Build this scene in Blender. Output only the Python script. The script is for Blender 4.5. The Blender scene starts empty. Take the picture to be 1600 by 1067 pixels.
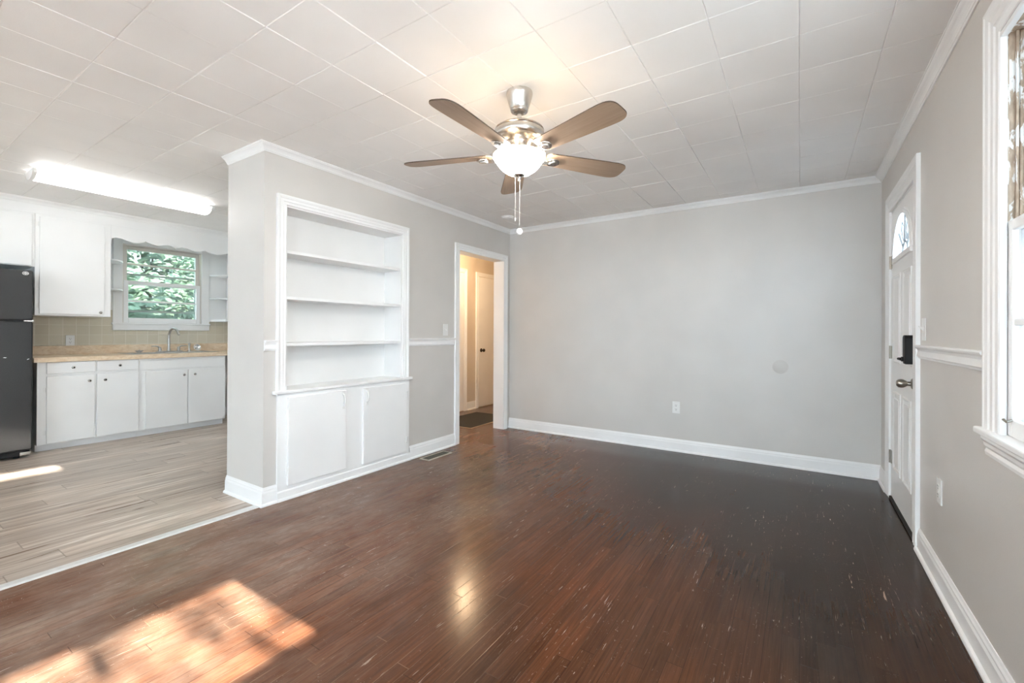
import bpy, bmesh, math, random
from mathutils import Vector, Matrix
random.seed(7)
PI = math.pi
S = bpy.context.scene
COL = S.collection

# ------------------------------------------------------------------ camera
F_PX, YAW, CY, CAM_H, PITCH, ROLL = 694.19, 0.57547, 518.59, 1.17285, 0.001747, 0.00409
c, s = math.cos(YAW), math.sin(YAW)
r = Vector((c, s, 0)); f = Vector((-s, c, 0)); u = Vector((0, 0, 1))
f2 = f*math.cos(PITCH) + u*math.sin(PITCH); u2 = -f*math.sin(PITCH) + u*math.cos(PITCH)
r3 = r*math.cos(ROLL) + u2*math.sin(ROLL); u3 = -r*math.sin(ROLL) + u2*math.cos(ROLL)
cam = bpy.data.cameras.new('camera'); cam_o = bpy.data.objects.new('camera', cam); COL.objects.link(cam_o)
cam.sensor_width = 36.0; cam.lens = F_PX*36/1600; cam.shift_x = 0; cam.shift_y = (CY-533.5)/1600
cam.clip_start = 0.02
M = Matrix.Identity(4)
for i in range(3):
    M[i][0] = r3[i]; M[i][1] = u3[i]; M[i][2] = -f2[i]
M[2][3] = CAM_H
cam_o.matrix_world = M
S.camera = cam_o

# ------------------------------------------------------------------ light
S.view_settings.view_transform = 'Standard'; S.view_settings.look = 'None'
S.view_settings.exposure = 0.78; S.view_settings.gamma = 1.0
S.view_settings.use_curve_mapping = False
W = bpy.data.worlds.new('sky'); S.world = W; W.use_nodes = True
wb = W.node_tree.nodes['Background']; wb.inputs[0].default_value = (0.71, 0.86, 1.0, 1); wb.inputs[1].default_value = 12.0
S.cycles.max_bounces = 12; S.cycles.diffuse_bounces = 8; S.cycles.glossy_bounces = 5
S.cycles.transparent_max_bounces = 16; S.cycles.use_denoising = True
S.cycles.sample_clamp_indirect = 12.0
SUN_T = 0.385
sl = bpy.data.lights.new('sun', 'SUN'); sl.energy = 48.0; sl.angle = math.radians(0.7); sl.color = (1.0, 0.93, 0.82)
so = bpy.data.objects.new('sun', sl); COL.objects.link(so)
so.rotation_euler = Vector((-1, 0, -SUN_T)).to_track_quat('-Z', 'Y').to_euler(); so.location = (6, 0, 4)

def portal(name, loc, rot, sx, sy):
    l = bpy.data.lights.new(name, 'AREA'); l.shape = 'RECTANGLE'; l.size = sx; l.size_y = sy; l.cycles.is_portal = True
    o = bpy.data.objects.new(name, l); COL.objects.link(o); o.location = loc; o.rotation_euler = rot
portal('daylight_opening', (-0.80, -6.14, 1.25), (PI/2, 0, PI), 2.4, 2.1)
portal('daylight_opening', (-5.1, -6.14, 1.55), (PI/2, 0, PI), 1.6, 1.3)
portal('daylight_opening', (0.70, -1.40, 1.40), (0, PI/2, 0), 1.8, 0.8)
portal('daylight_opening', (0.70, 1.65, 1.5), (0, PI/2, 0), 1.4, 0.95)
portal('daylight_opening', (-6.92, 2.31, 1.74), (0, -PI/2, 0), 0.95, 0.85)

def point(name, loc, e, col, rad=0.05):
    l = bpy.data.lights.new(name, 'POINT'); l.energy = e; l.color = col; l.shadow_soft_size = rad
    o = bpy.data.objects.new(name, l); COL.objects.link(o); o.location = loc; return o

# ------------------------------------------------------------------ materials
def lin(c): return tuple(((x/255)/12.92 if x/255 <= 0.04045 else ((x/255+0.055)/1.055)**2.4) for x in c) + (1,)
class NT:
    def __init__(self, name):
        self.m = bpy.data.materials.new(name); self.m.use_nodes = True
        self.t = self.m.node_tree; self.t.nodes.clear()
        self.out = self.n('ShaderNodeOutputMaterial')
        self.b = self.n('ShaderNodeBsdfPrincipled'); self.l(self.b.outputs[0], self.out.inputs[0])
    def n(self, k, **kw):
        o = self.t.nodes.new(k)
        for a, v in kw.items(): setattr(o, a, v)
        return o
    def l(self, a, b): self.t.links.new(a, b)
    def set(self, sock, v):
        if hasattr(v, 'is_output') or isinstance(v, bpy.types.NodeSocket): self.l(v, sock)
        else: sock.default_value = v
    def math(self, op, a, b=None, c=None, clamp=False):
        o = self.n('ShaderNodeMath', operation=op, use_clamp=clamp)
        self.set(o.inputs[0], a)
        if b is not None: self.set(o.inputs[1], b)
        if c is not None: self.set(o.inputs[2], c)
        return o.outputs[0]
    def pos(self):
        g = self.n('ShaderNodeNewGeometry'); return g.outputs['Position']
    def obj(self): return self.n('ShaderNodeTexCoord').outputs['Object']
    def xyz(self, v):
        x = self.n('ShaderNodeSeparateXYZ'); self.l(v, x.inputs[0]); return x.outputs
    def comb(self, x, y, z):
        x_ = self.n('ShaderNodeCombineXYZ')
        for i, v in enumerate((x, y, z)): self.set(x_.inputs[i], v)
        return x_.outputs[0]
    def scale(self, v, sc):
        m = self.n('ShaderNodeMapping'); self.l(v, m.inputs[0]); m.inputs['Scale'].default_value = sc; return m.outputs[0]
    def noise(self, v, sc=5, det=3, rough=0.5, dist=0.0):
        o = self.n('ShaderNodeTexNoise'); self.l(v, o.inputs['Vector'])
        o.inputs['Scale'].default_value = sc; o.inputs['Detail'].default_value = det; o.inputs['Roughness'].default_value = rough
        o.inputs['Distortion'].default_value = dist
        return o.outputs[0]
    def white(self, v):
        o = self.n('ShaderNodeTexWhiteNoise', noise_dimensions='3D'); self.l(v, o.inputs['Vector']); return o.outputs['Value']
    def ramp(self, f, stops, interp='LINEAR'):
        o = self.n('ShaderNodeValToRGB'); self.l(f, o.inputs[0]); e = o.color_ramp.elements; o.color_ramp.interpolation = interp
        while len(e) < len(stops): e.new(0.5)
        for i, (p, col) in enumerate(stops):
            e[i].position = p; e[i].color = col if isinstance(col, tuple) else (col, col, col, 1)
        return o.outputs[0]
    def mix(self, f, a, b, mode='MIX'):
        o = self.n('ShaderNodeMix', data_type='RGBA', blend_type=mode)
        self.set(o.inputs[0], f); self.set(o.inputs[6], a); self.set(o.inputs[7], b); return o.outputs[2]
    def range(self, f, a, b, c, d):
        o = self.n('ShaderNodeMapRange'); self.set(o.inputs[0], f)
        for i, v in enumerate((a, b, c, d)): o.inputs[i+1].default_value = v
        return o.outputs[0]
    def bump(self, h, strength=0.2, dist=0.01):
        o = self.n('ShaderNodeBump'); self.l(h, o.inputs['Height']); o.inputs['Strength'].default_value = strength
        o.inputs['Distance'].default_value = dist; self.l(o.outputs[0], self.b.inputs['Normal'])
    def p(self, **kw):
        for k, v in kw.items(): self.set(self.b.inputs[k.replace('_', ' ')], v)
        return self

def plain(name, rgb, rough=0.5, metal=0.0, var=0.04, bump=0.03, nsc=30, spec=0.5):
    t = NT(name); v = t.obj()
    n = t.noise(v, nsc, 4)
    base = tuple(rgb) + (1,) if len(rgb) == 3 else rgb
    dk = tuple(x*(1-var) for x in base[:3]) + (1,); lt = tuple(min(1, x*(1+var)) for x in base[:3]) + (1,)
    t.p(Base_Color=t.ramp(n, [(0.3, dk), (0.7, lt)]), Roughness=rough, Metallic=metal)
    t.b.inputs['Specular IOR Level'].default_value = spec
    if bump: t.bump(n, bump, 0.01)
    return t.m

def paint(name, rgb, rough, stipple=0.06):
    t = NT(name); v = t.pos()
    n1 = t.noise(v, 2.2, 2); n2 = t.noise(v, 190, 2)
    d = tuple(x*0.975 for x in rgb)+(1,); l = tuple(min(1, x*1.025) for x in rgb)+(1,)
    t.p(Base_Color=t.ramp(n1, [(0.35, d), (0.65, l)]), Roughness=t.range(n2, 0.3, 0.7, rough-0.04, rough+0.04))
    t.bump(t.math('ADD', n2, t.math('MULTIPLY', n1, 2.0)), stipple, 0.004)
    return t.m

M_WALL = paint('grey_wall_paint', (0.625, 0.603, 0.576), 0.36, 0.08)
M_WHITE = paint('white_trim_paint', (0.86, 0.865, 0.865), 0.32, 0.05)
M_CEIL = paint('white_ceiling_tile', (0.88, 0.875, 0.866), 0.55, 0.05)
M_CAB = paint('white_cabinet_paint', (0.82, 0.82, 0.815), 0.38, 0.05)
M_HALL = paint('tan_hall_paint', (0.62, 0.55, 0.46), 0.45, 0.05)
M_OFF = paint('old_white_window_paint', (0.66, 0.62, 0.57), 0.45, 0.08)
M_PLATE = plain('white_plastic_plate', (0.80, 0.80, 0.79), 0.3, 0, 0.02, 0)
M_DARK = plain('dark_slot', (0.02, 0.02, 0.02), 0.6, 0, 0.1, 0)
M_NICKEL = plain('brushed_nickel', (0.62, 0.59, 0.55), 0.27, 1.0, 0.06, 0.02, 60)
M_STEEL = plain('stainless_steel', (0.52, 0.51, 0.49), 0.3, 1.0, 0.08, 0.02, 60)
M_CHROME = plain('chrome', (0.72, 0.71, 0.70), 0.12, 1.0, 0.03, 0)
M_KNOB = plain('aged_nickel', (0.33, 0.30, 0.26), 0.28, 1.0, 0.08, 0)
M_BLACKPL = plain('black_plastic', (0.010, 0.010, 0.011), 0.5, 0, 0.1, 0.02, 30, 0.25)
M_RUBBER = plain('black_rubber', (0.015, 0.014, 0.013), 0.7, 0, 0.2, 0.1)
M_BRONZE = plain('dark_bronze', (0.05, 0.04, 0.03), 0.35, 0.9, 0.1, 0)
M_VENT = plain('beige_metal', (0.42, 0.38, 0.31), 0.45, 0.2, 0.05, 0)
M_REGISTER = plain('olive_louvres', (0.14, 0.13, 0.10), 0.55, 0.2, 0.05, 0)
M_STRIP = plain('aluminium_strip', (0.74, 0.74, 0.73), 0.38, 0.35, 0.06, 0.03)
M_TILE_EDGE = plain('grey_grout', (0.45, 0.43, 0.39), 0.8)
M_SIDING = paint('white_siding', (0.78, 0.78, 0.76), 0.6, 0.05)
M_BARK = plain('bark', (0.12, 0.085, 0.06), 0.9, 0, 0.3, 0.5, 14)
M_ROPE = plain('white_chain', (0.75, 0.74, 0.72), 0.35, 0.3, 0.02, 0)

def mat_peel():
    t = NT('peeling_paint'); v = t.pos()
    n = t.noise(t.scale(v, (1, 1, 0.28)), 34, 6, 0.6, 0.4); n2 = t.noise(t.scale(v, (1, 1, 0.3)), 90, 3)
    w = t.ramp(n2, [(0.3, (0.34, 0.25, 0.18, 1)), (0.7, (0.52, 0.41, 0.31, 1))])
    t.p(Base_Color=t.mix(t.ramp(n, [(0.53, 0.0), (0.56, 1.0)]), w, (0.78, 0.77, 0.75, 1)), Roughness=0.65)
    t.bump(n, 0.5, 0.004); return t.m
M_PEEL = mat_peel()

def mat_wood_floor():
    t = NT('worn_hardwood'); P = t.pos(); x, y, z = t.xyz(P)
    BW = 0.057
    xr = t.math('DIVIDE', x, BW); row = t.math('FLOOR', xr); fx = t.math('SUBTRACT', xr, row)
    rnd = t.white(t.comb(row, 3.1, 0.7))
    L = t.math('ADD', 0.55, t.math('MULTIPLY', t.white(t.comb(row, 9.3, 2.2)), 0.7))
    yr = t.math('DIVIDE', t.math('ADD', y, t.math('MULTIPLY', rnd, 5.0)), L); seg = t.math('FLOOR', yr); fy = t.math('SUBTRACT', yr, seg)
    bid = t.white(t.comb(row, seg, 5.5))
    grain = t.noise(t.comb(t.math('MULTIPLY', x, 70), t.math('MULTIPLY', y, 2.2), t.math('MULTIPLY', bid, 40)), 1.6, 5, 0.6, 0.5)
    red = t.ramp(grain, [(0.25, (0.060, 0.0165, 0.0060, 1)), (0.5, (0.108, 0.032, 0.0105, 1)), (0.78, (0.165, 0.056, 0.019, 1))])
    drk = t.ramp(grain, [(0.25, (0.021, 0.0115, 0.0078, 1)), (0.78, (0.042, 0.0235, 0.0155, 1))])
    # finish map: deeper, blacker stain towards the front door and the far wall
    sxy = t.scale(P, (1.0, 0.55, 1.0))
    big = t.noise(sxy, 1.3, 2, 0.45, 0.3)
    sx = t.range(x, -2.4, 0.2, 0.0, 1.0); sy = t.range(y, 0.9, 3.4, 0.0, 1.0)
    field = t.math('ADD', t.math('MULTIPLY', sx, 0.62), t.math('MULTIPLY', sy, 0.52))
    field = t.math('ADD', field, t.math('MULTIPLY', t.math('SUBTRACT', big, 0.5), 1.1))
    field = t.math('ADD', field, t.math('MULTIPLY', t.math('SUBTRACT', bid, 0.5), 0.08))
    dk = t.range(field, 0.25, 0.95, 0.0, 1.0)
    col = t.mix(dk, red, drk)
    # water stains: greyish black, soft edged
    blot = t.noise(sxy, 1.05, 3, 0.5, 0.4)
    bl = t.math('MULTIPLY', t.ramp(blot, [(0.53, 0.0), (0.68, 0.8)]), t.range(t.math('ADD', sx, sy), 0.35, 0.9, 0.0, 1.0))
    col = t.mix(bl, col, (0.021, 0.0185, 0.017, 1))
    # board to board tone
    col = t.mix(1.0, col, t.ramp(bid, [(0.0, (0.76, 0.76, 0.76, 1)), (1.0, (1.22, 1.20, 1.18, 1))]), 'MULTIPLY')
    # dull wear film plus pale reflected haze painted in towards the left wall
    wear = t.noise(t.scale(P, (1.0, 0.6, 1.0)), 2.4, 5, 0.6, 0.2)
    fine = t.noise(t.comb(t.math('MULTIPLY', x, 30), t.math('MULTIPLY', y, 9), 0.0), 1.0, 5, 0.75, 0.5)
    wear_haze = t.math('MULTIPLY', t.ramp(wear, [(0.30, 0.15), (0.66, 1.0)]), t.ramp(fine, [(0.28, 0.35), (0.78, 1.0)]))
    haze_side = t.math('MULTIPLY', t.range(x, -2.5, -1.1, 1.0, 0.06), t.range(y, 1.5, 3.2, 1.0, 0.5))
    col = t.mix(t.math('MULTIPLY', t.math('MULTIPLY', wear_haze, haze_side), 0.84), col, (0.41, 0.31, 0.24, 1))
    # scratches: fine short strokes along and across the boards
    sc1 = t.noise(t.comb(t.math('MULTIPLY', x, 120), t.math('MULTIPLY', y, 7), 0.0), 1.0, 2, 0.6, 1.2)
    sc2 = t.noise(t.comb(t.math('MULTIPLY', x, 30), t.math('MULTIPLY', y, 55), 3.0), 1.0, 3, 0.7, 2.6)
    msk = t.ramp(t.noise(P, 2.2, 4, 0.6), [(0.44, 0.0), (0.60, 1.0)])
    scr = t.math('MULTIPLY', t.math('ADD', t.ramp(sc1, [(0.685, 0.0), (0.715, 1.0)]), t.ramp(sc2, [(0.685, 0.0), (0.71, 1.0)]), None, True), msk)
    spk = t.ramp(t.noise(P, 95, 2, 0.6), [(0.735, 0.0), (0.76, 1.0)])
    scr = t.math('MAXIMUM', scr, t.math('MULTIPLY', spk, 0.7))
    col = t.mix(t.math('MULTIPLY', scr, 0.70), col, (0.52, 0.41, 0.32, 1))
    # joints, some of them filled pale
    dx = t.math('MINIMUM', fx, t.math('SUBTRACT', 1.0, fx)); dy = t.math('MULTIPLY', t.math('MINIMUM', fy, t.math('SUBTRACT', 1.0, fy)), t.math('DIVIDE', L, BW))
    d = t.math('MINIMUM', dx, dy)
    jl = t.ramp(d, [(0.0, 1.0), (0.016, 0.8), (0.028, 0.0)])
    lite = t.ramp(t.noise(t.comb(t.math('MULTIPLY', row, 3.7), t.math('MULTIPLY', y, 1.6), 0.0), 1.0, 3), [(0.50, 0.0), (0.58, 1.0)])
    lite = t.math('MULTIPLY', lite, t.range(t.math('ADD', sx, sy), 1.2, 0.4, 0.12, 1.0))
    jc = t.mix(lite, (0.013, 0.008, 0.006, 1), (0.34, 0.21, 0.13, 1))
    col = t.mix(t.math('MULTIPLY', jl, 0.6), col, jc)
    rg = t.math('ADD', t.range(t.math('ADD', wear, t.math('MULTIPLY', haze_side, 0.30)), 0.3, 1.0, 0.15, 0.25), t.math('MULTIPLY', scr, 0.25))
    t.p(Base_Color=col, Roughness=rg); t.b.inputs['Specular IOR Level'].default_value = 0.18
    h = t.math('SUBTRACT', t.math('MULTIPLY', t.noise(P, 9, 2), 0.6), t.math('MULTIPLY', jl, 0.5))
    t.bump(t.math('SUBTRACT', h, t.math('MULTIPLY', scr, 0.25)), 0.10, 0.004)
    return t.m
M_WOOD = mat_wood_floor()

def mat_plank():
    t = NT('greige_vinyl_plank'); P = t.pos(); x, y, z = t.xyz(P)
    BW = 0.152; LN = 1.22
    xr = t.math('DIVIDE', x, BW); row = t.math('FLOOR', xr); fx = t.math('SUBTRACT', xr, row)
    yr = t.math('ADD', t.math('DIVIDE', y, LN), t.math('MULTIPLY', t.white(t.comb(row, 1.0, 4.0)), 3.0)); seg = t.math('FLOOR', yr); fy = t.math('SUBTRACT', yr, seg)
    bid = t.white(t.comb(row, seg, 1.5))
    g = t.noise(t.comb(t.math('MULTIPLY', x, 26), t.math('MULTIPLY', y, 1.5), t.math('MULTIPLY', bid, 30)), 1.0, 6, 0.62, 0.9)
    g2 = t.noise(t.comb(t.math('MULTIPLY', x, 9), t.math('MULTIPLY', y, 0.8), t.math('MULTIPLY', bid, 60)), 1.0, 3, 0.5, 1.2)
    col = t.ramp(g, [(0.30, lin((146, 129, 114))), (0.45, lin((182, 167, 153))), (0.58, lin((202, 190, 178))), (0.68, lin((238, 232, 224)))])
    col = t.mix(t.ramp(g2, [(0.35, 0.35), (0.65, 0.0)]), col, lin((134, 116, 102)))
    col = t.mix(1.0, col, t.ramp(bid, [(0.0, (0.90, 0.89, 0.88, 1)), (1.0, (1.14, 1.13, 1.12, 1))]), 'MULTIPLY')
    dx = t.math('MULTIPLY', t.math('MINIMUM', fx, t.math('SUBTRACT', 1.0, fx)), BW); dy = t.math('MULTIPLY', t.math('MINIMUM', fy, t.math('SUBTRACT', 1.0, fy)), LN)
    j = t.ramp(t.math('MINIMUM', dx, dy), [(0.0, 1.0), (0.0022, 0.7), (0.0035, 0.0)])
    col = t.mix(t.math('MULTIPLY', j, 0.7), col, lin((96, 80, 64)))
    t.p(Base_Color=col, Roughness=t.range(g, 0.3, 0.7, 0.26, 0.36))
    t.bump(t.math('SUBTRACT', t.math('MULTIPLY', g, 0.3), j), 0.12, 0.003)
    return t.m
M_PLANK = mat_plank()

def mat_backsplash():
    t = NT('taupe_wall_tile'); P = t.pos(); x, y, z = t.xyz(P); T = 0.1075
    a = t.math('DIVIDE', t.math('ADD', y, 0.0), T); b = t.math('DIVIDE', t.math('SUBTRACT', z, 1.023), T)
    a = t.math('ADD', a, t.math('SUBTRACT', 0.0, (1.282*6.76/6.7)/T - math.floor((1.282*6.76/6.7)/T)))
    ia = t.math('FLOOR', a); ib = t.math('FLOOR', b); fa = t.math('SUBTRACT', a, ia); fb = t.math('SUBTRACT', b, ib)
    d = t.math('MINIMUM', t.math('MINIMUM', fa, t.math('SUBTRACT', 1.0, fa)), t.math('MINIMUM', fb, t.math('SUBTRACT', 1.0, fb)))
    g = t.ramp(d, [(0.0, 1.0), (0.014, 1.0), (0.03, 0.0)])
    idn = t.white(t.comb(ia, ib, 2.0))
    tile = t.ramp(idn, [(0.0, lin((203, 195, 176))), (1.0, lin((209, 202, 184)))])
    t.p(Base_Color=t.mix(g, tile, lin((216, 211, 198))), Roughness=t.math('ADD', 0.18, t.math('MULTIPLY', g, 0.5)))
    t.bump(t.math('SUBTRACT', 1.0, g), 0.25, 0.003); return t.m
M_SPLASH = mat_backsplash()

def mat_counter():
    t = NT('tan_laminate'); v = t.pos()
    n = t.noise(t.scale(v, (1, 0.5, 1)), 28, 6, 0.7, 0.6); n2 = t.noise(v, 240, 3, 0.7)
    col = t.ramp(n, [(0.30, lin((206, 178, 146))), (0.5, lin((226, 203, 174))), (0.72, lin((240, 224, 202)))])
    col = t.mix(t.ramp(n2, [(0.60, 0.0), (0.70, 0.35)]), col, lin((120, 84, 54)))
    t.p(Base_Color=col, Roughness=0.33); return t.m
M_COUNTER = mat_counter()

def mat_fridge():
    t = NT('black_textured_enamel'); v = t.pos()
    n = t.noise(v, 260, 3, 0.6); n2 = t.noise(v, 3, 3)
    t.p(Base_Color=t.ramp(n, [(0.3, (0.010, 0.010, 0.011, 1)), (0.7, (0.028, 0.028, 0.029, 1))]), Roughness=t.range(n2, 0.3, 0.7, 0.30, 0.46))
    t.bump(n, 0.35, 0.002); return t.m
M_FRIDGE = mat_fridge()

def mat_blade():
    t = NT('oak_fan_blade'); v = t.obj()
    g = t.noise(t.scale(v, (1.2, 26, 1)), 3, 5, 0.6, 0.5)
    t.p(Base_Color=t.ramp(g, [(0.3, (0.29, 0.20, 0.135, 1)), (0.7, (0.37, 0.265, 0.185, 1))]), Roughness=0.42); return t.m
M_BLADE = mat_blade()
M_BLADE_EDGE = plain('dark_blade_edge', (0.085, 0.055, 0.035), 0.6, 0, 0.2, 0)

def mat_emit(name, col, st, base=(0.9, 0.9, 0.88)):
    t = NT(name); t.p(Base_Color=base+(1,), Roughness=0.3); t.b.inputs['Emission Color'].default_value = col+(1,); t.b.inputs['Emission Strength'].default_value = st
    n = t.noise(t.obj(), 8, 2); t.l(t.range(n, 0, 1, 0.26, 0.34), t.b.inputs['Roughness']); return t.m
M_TUBE = mat_emit('lit_diffuser', (1.0, 0.99, 0.97), 6.0)
M_BOWL = mat_emit('lit_frosted_bowl', (1.0, 0.955, 0.90), 60.0)

def mat_glass(name, tint, gl=0.06):
    t = NT(name); t.t.nodes.remove(t.b)
    tr = t.n('ShaderNodeBsdfTransparent'); tr.inputs[0].default_value = tint+(1,)
    g = t.n('ShaderNodeBsdfGlossy'); g.inputs['Roughness'].default_value = 0.03
    mx = t.n('ShaderNodeMixShader'); mx.inputs[0].default_value = gl
    n = t.noise(t.pos(), 1.5, 2); t.l(t.range(n, 0.3, 0.7, gl*0.8, gl*1.2), mx.inputs[0])
    t.l(tr.outputs[0], mx.inputs[1]); t.l(g.outputs[0], mx.inputs[2]); t.l(mx.outputs[0], t.out.inputs[0]); return t.m
M_GLASS = mat_glass('clear_window_glass', (0.97, 0.985, 0.98))
M_DIMGLASS = mat_glass('dimmed_window_glass', (0.45, 0.46, 0.46))  # tint added to dim daylight on the sash and jamb
M_FANGLASS = mat_glass('fanlight_glass', (0.80, 0.83, 0.85))
M_STORMGLASS = mat_glass('storm_window_glass', (0.50, 0.54, 0.52))  # storm pane tinted darker to hold down the bright view outside

def mat_leaf(name, a, b):
    t = NT(name); v = t.pos(); n = t.noise(v, 4, 4)
    w = t.white(t.scale(t.n('ShaderNodeNewGeometry').outputs['Random Per Island'], (1, 1, 1)))
    rnd = t.n('ShaderNodeNewGeometry').outputs['Random Per Island']
    col = t.mix(rnd, a+(1,), b+(1,)); t.p(Base_Color=col, Roughness=0.5)
    try: t.b.inputs['Transmission Weight'].default_value = 0.0
    except Exception: pass
    return t.m
M_LEAF = mat_leaf('leaf_green', (0.10, 0.155, 0.11), (0.27, 0.35, 0.26))
M_LEAF2 = mat_leaf('leaf_pale', (0.22, 0.29, 0.24), (0.40, 0.48, 0.41))
M_GROUND = plain('pale_bounce_ground', (0.55, 0.55, 0.56), 0.9, 0, 0.15, 0.3, 5)  # pale ground, chosen to bounce daylight up to the ceiling
M_DOORMAT = plain('black_doormat_fibre', (0.022, 0.020, 0.018), 0.9, 0, 0.4, 0.4, 160)
M_MATEDGE = plain('tan_mat_edge', (0.34, 0.27, 0.19), 0.8)
def mat_shade():
    t = NT('added_shade_cloth'); t.p(Base_Color=(0.85, 0.85, 0.84, 1), Roughness=0.8)  # added shade lets soft light through to the left wall
    tl = t.n('ShaderNodeBsdfTranslucent'); tl.inputs[0].default_value = (0.85, 0.87, 0.9, 1)
    mx = t.n('ShaderNodeMixShader'); w_ = t.noise(t.scale(t.pos(), (1, 300, 300)), 1.0, 2)
    t.l(t.range(w_, 0.3, 0.7, 0.58, 0.66), mx.inputs[0])
    t.l(t.b.outputs[0], mx.inputs[1]); t.l(tl.outputs[0], mx.inputs[2]); t.l(mx.outputs[0], t.out.inputs[0]); return t.m
M_SHADE = mat_shade()
M_LOGO = plain('silver_badge', (0.75, 0.75, 0.74), 0.3, 0.2, 0.02, 0)

# ------------------------------------------------------------------ mesh helpers
class MB:
    def __init__(self): self.bm = bmesh.new()
    def box(self, x0, x1, y0, y1, z0, z1):
        x0, x1 = min(x0, x1), max(x0, x1); y0, y1 = min(y0, y1), max(y0, y1); z0, z1 = min(z0, z1), max(z0, z1)
        v = [self.bm.verts.new((x, y, z)) for x in (x0, x1) for y in (y0, y1) for z in (z0, z1)]
        for q in ((0, 1, 3, 2), (4, 6, 7, 5), (0, 4, 5, 1), (2, 3, 7, 6), (0, 2, 6, 4), (1, 5, 7, 3)):
            self.bm.faces.new([v[i] for i in q])
        return self
    def obox(self, cx, cy, cz, sx, sy, sz, mat):
        n0 = len(self.bm.verts); self.bm.verts.ensure_lookup_table()
        self.box(-sx/2, sx/2, -sy/2, sy/2, -sz/2, sz/2); self.bm.verts.ensure_lookup_table()
        T = Matrix.Translation((cx, cy, cz)) @ mat
        for v in self.bm.verts[n0:]: v.co = T @ v.co
        return self
    def lathe(self, prof, base, axis=(0, 0, 1), n=32, cap=True):
        ax = Vector(axis).normalized(); q = Vector((0, 0, 1)).rotation_difference(ax).to_matrix()
        b = Vector(base); rings = []
        for rr, h in prof:
            if rr < 1e-5: rings.append([self.bm.verts.new(b + q @ Vector((0, 0, h)))])
            else: rings.append([self.bm.verts.new(b + q @ Vector((rr*math.cos(2*PI*i/n), rr*math.sin(2*PI*i/n), h))) for i in range(n)])
        for A, B in zip(rings, rings[1:]):
            for i in range(n):
                j = (i+1) % n
                if len(A) == 1 and len(B) == 1: continue
                if len(A) == 1: self.bm.faces.new((A[0], B[j], B[i]))
                elif len(B) == 1: self.bm.faces.new((A[i], A[j], B[0]))
                else: self.bm.faces.new((A[i], A[j], B[j], B[i]))
        if cap:
            for R, rev in ((rings[0], True), (rings[-1], False)):
                if len(R) > 1: self.bm.faces.new(R[::-1] if rev else R)
        return self
    def tube(self, pts, rad, n=12):
        pts = [Vector(p) for p in pts]; rads = rad if isinstance(rad, (list, tuple)) else [rad]*len(pts)
        t0 = (pts[1]-pts[0]).normalized(); ref = Vector((0, 0, 1)) if abs(t0.z) < 0.9 else Vector((1, 0, 0))
        nrm = t0.cross(ref).normalized(); rings = []
        for i, p in enumerate(pts):
            t = (pts[min(i+1, len(pts)-1)]-pts[max(i-1, 0)]).normalized()
            nrm = (nrm - t*nrm.dot(t)).normalized(); bn = t.cross(nrm)
            rings.append([self.bm.verts.new(p + (nrm*math.cos(2*PI*k/n)+bn*math.sin(2*PI*k/n))*rads[i]) for k in range(n)])
        for A, B in zip(rings, rings[1:]):
            for k in range(n): self.bm.faces.new((A[k], A[(k+1) % n], B[(k+1) % n], B[k]))
        self.bm.faces.new(rings[0][::-1]); self.bm.faces.new(rings[-1])
        return self
    def sweep(self, path, prof, nrm, closed=False):
        """closed profile (a, b): a sideways (nrm x direction), b along nrm; mitred corners"""
        P = [Vector(p) for p in path]; N = Vector(nrm).normalized(); k = len(P); rings = []
        for i in range(k):
            if closed or 0 < i < k-1:
                d0 = (P[i]-P[i-1]).normalized(); d1 = (P[(i+1) % k]-P[i]).normalized()
            elif i == 0: d0 = d1 = (P[1]-P[0]).normalized()
            else: d0 = d1 = (P[i]-P[i-1]).normalized()
            s0 = N.cross(d0); s1 = N.cross(d1); m = s0+s1
            if m.length < 1e-6: m = s0
            m = m.normalized(); m = m/max(0.2, m.dot(s0))
            rings.append([self.bm.verts.new(P[i] + m*a + N*b) for a, b in prof])
        n = len(prof)
        for i in range(k if closed else k-1):
            A, B = rings[i], rings[(i+1) % k]
            for j in range(n): self.bm.faces.new((A[j], A[(j+1) % n], B[(j+1) % n], B[j]))
        if not closed:
            self.bm.faces.new(rings[0][::-1]); self.bm.faces.new(rings[-1])
        return self
    def prism(self, poly, axis, a, b):
        """poly in the plane across axis, extruded from a to b"""
        def pt(p, h):
            return {'x': (h, p[0], p[1]), 'y': (p[0], h, p[1]), 'z': (p[0], p[1], h)}[axis]
        A = [self.bm.verts.new(pt(p, a)) for p in poly]; B = [self.bm.verts.new(pt(p, b)) for p in poly]
        n = len(poly)
        for i in range(n): self.bm.faces.new((A[i], A[(i+1) % n], B[(i+1) % n], B[i]))
        self.bm.faces.new(A[::-1]); self.bm.faces.new(B)
        return self
    def build(self, name, mat, parent=None, bevel=0.0, smooth=False, seg=2, kind=None):
        bm = self.bm; bmesh.ops.recalc_face_normals(bm, faces=bm.faces)
        me = bpy.data.meshes.new(name)
        off = Vector((0, 0, 0)); o = bpy.data.objects.new(name, me)
        if parent is not None:
            top = parent
            while top.parent: top = top.parent
            bmesh.ops.transform(bm, matrix=top.matrix_basis.inverted(), verts=bm.verts); o.parent = parent
        bm.to_mesh(me); bm.free(); me.materials.append(mat); COL.objects.link(o)
        if smooth:
            for p in me.polygons: p.use_smooth = True
            me.set_sharp_from_angle(angle=math.radians(38))
        if bevel:
            b = o.modifiers.new('edge', 'BEVEL'); b.width = bevel; b.segments = seg; b.limit_method = 'ANGLE'; b.angle_limit = math.radians(40); b.harden_normals = False
        if kind: o['kind'] = kind
        return o

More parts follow.
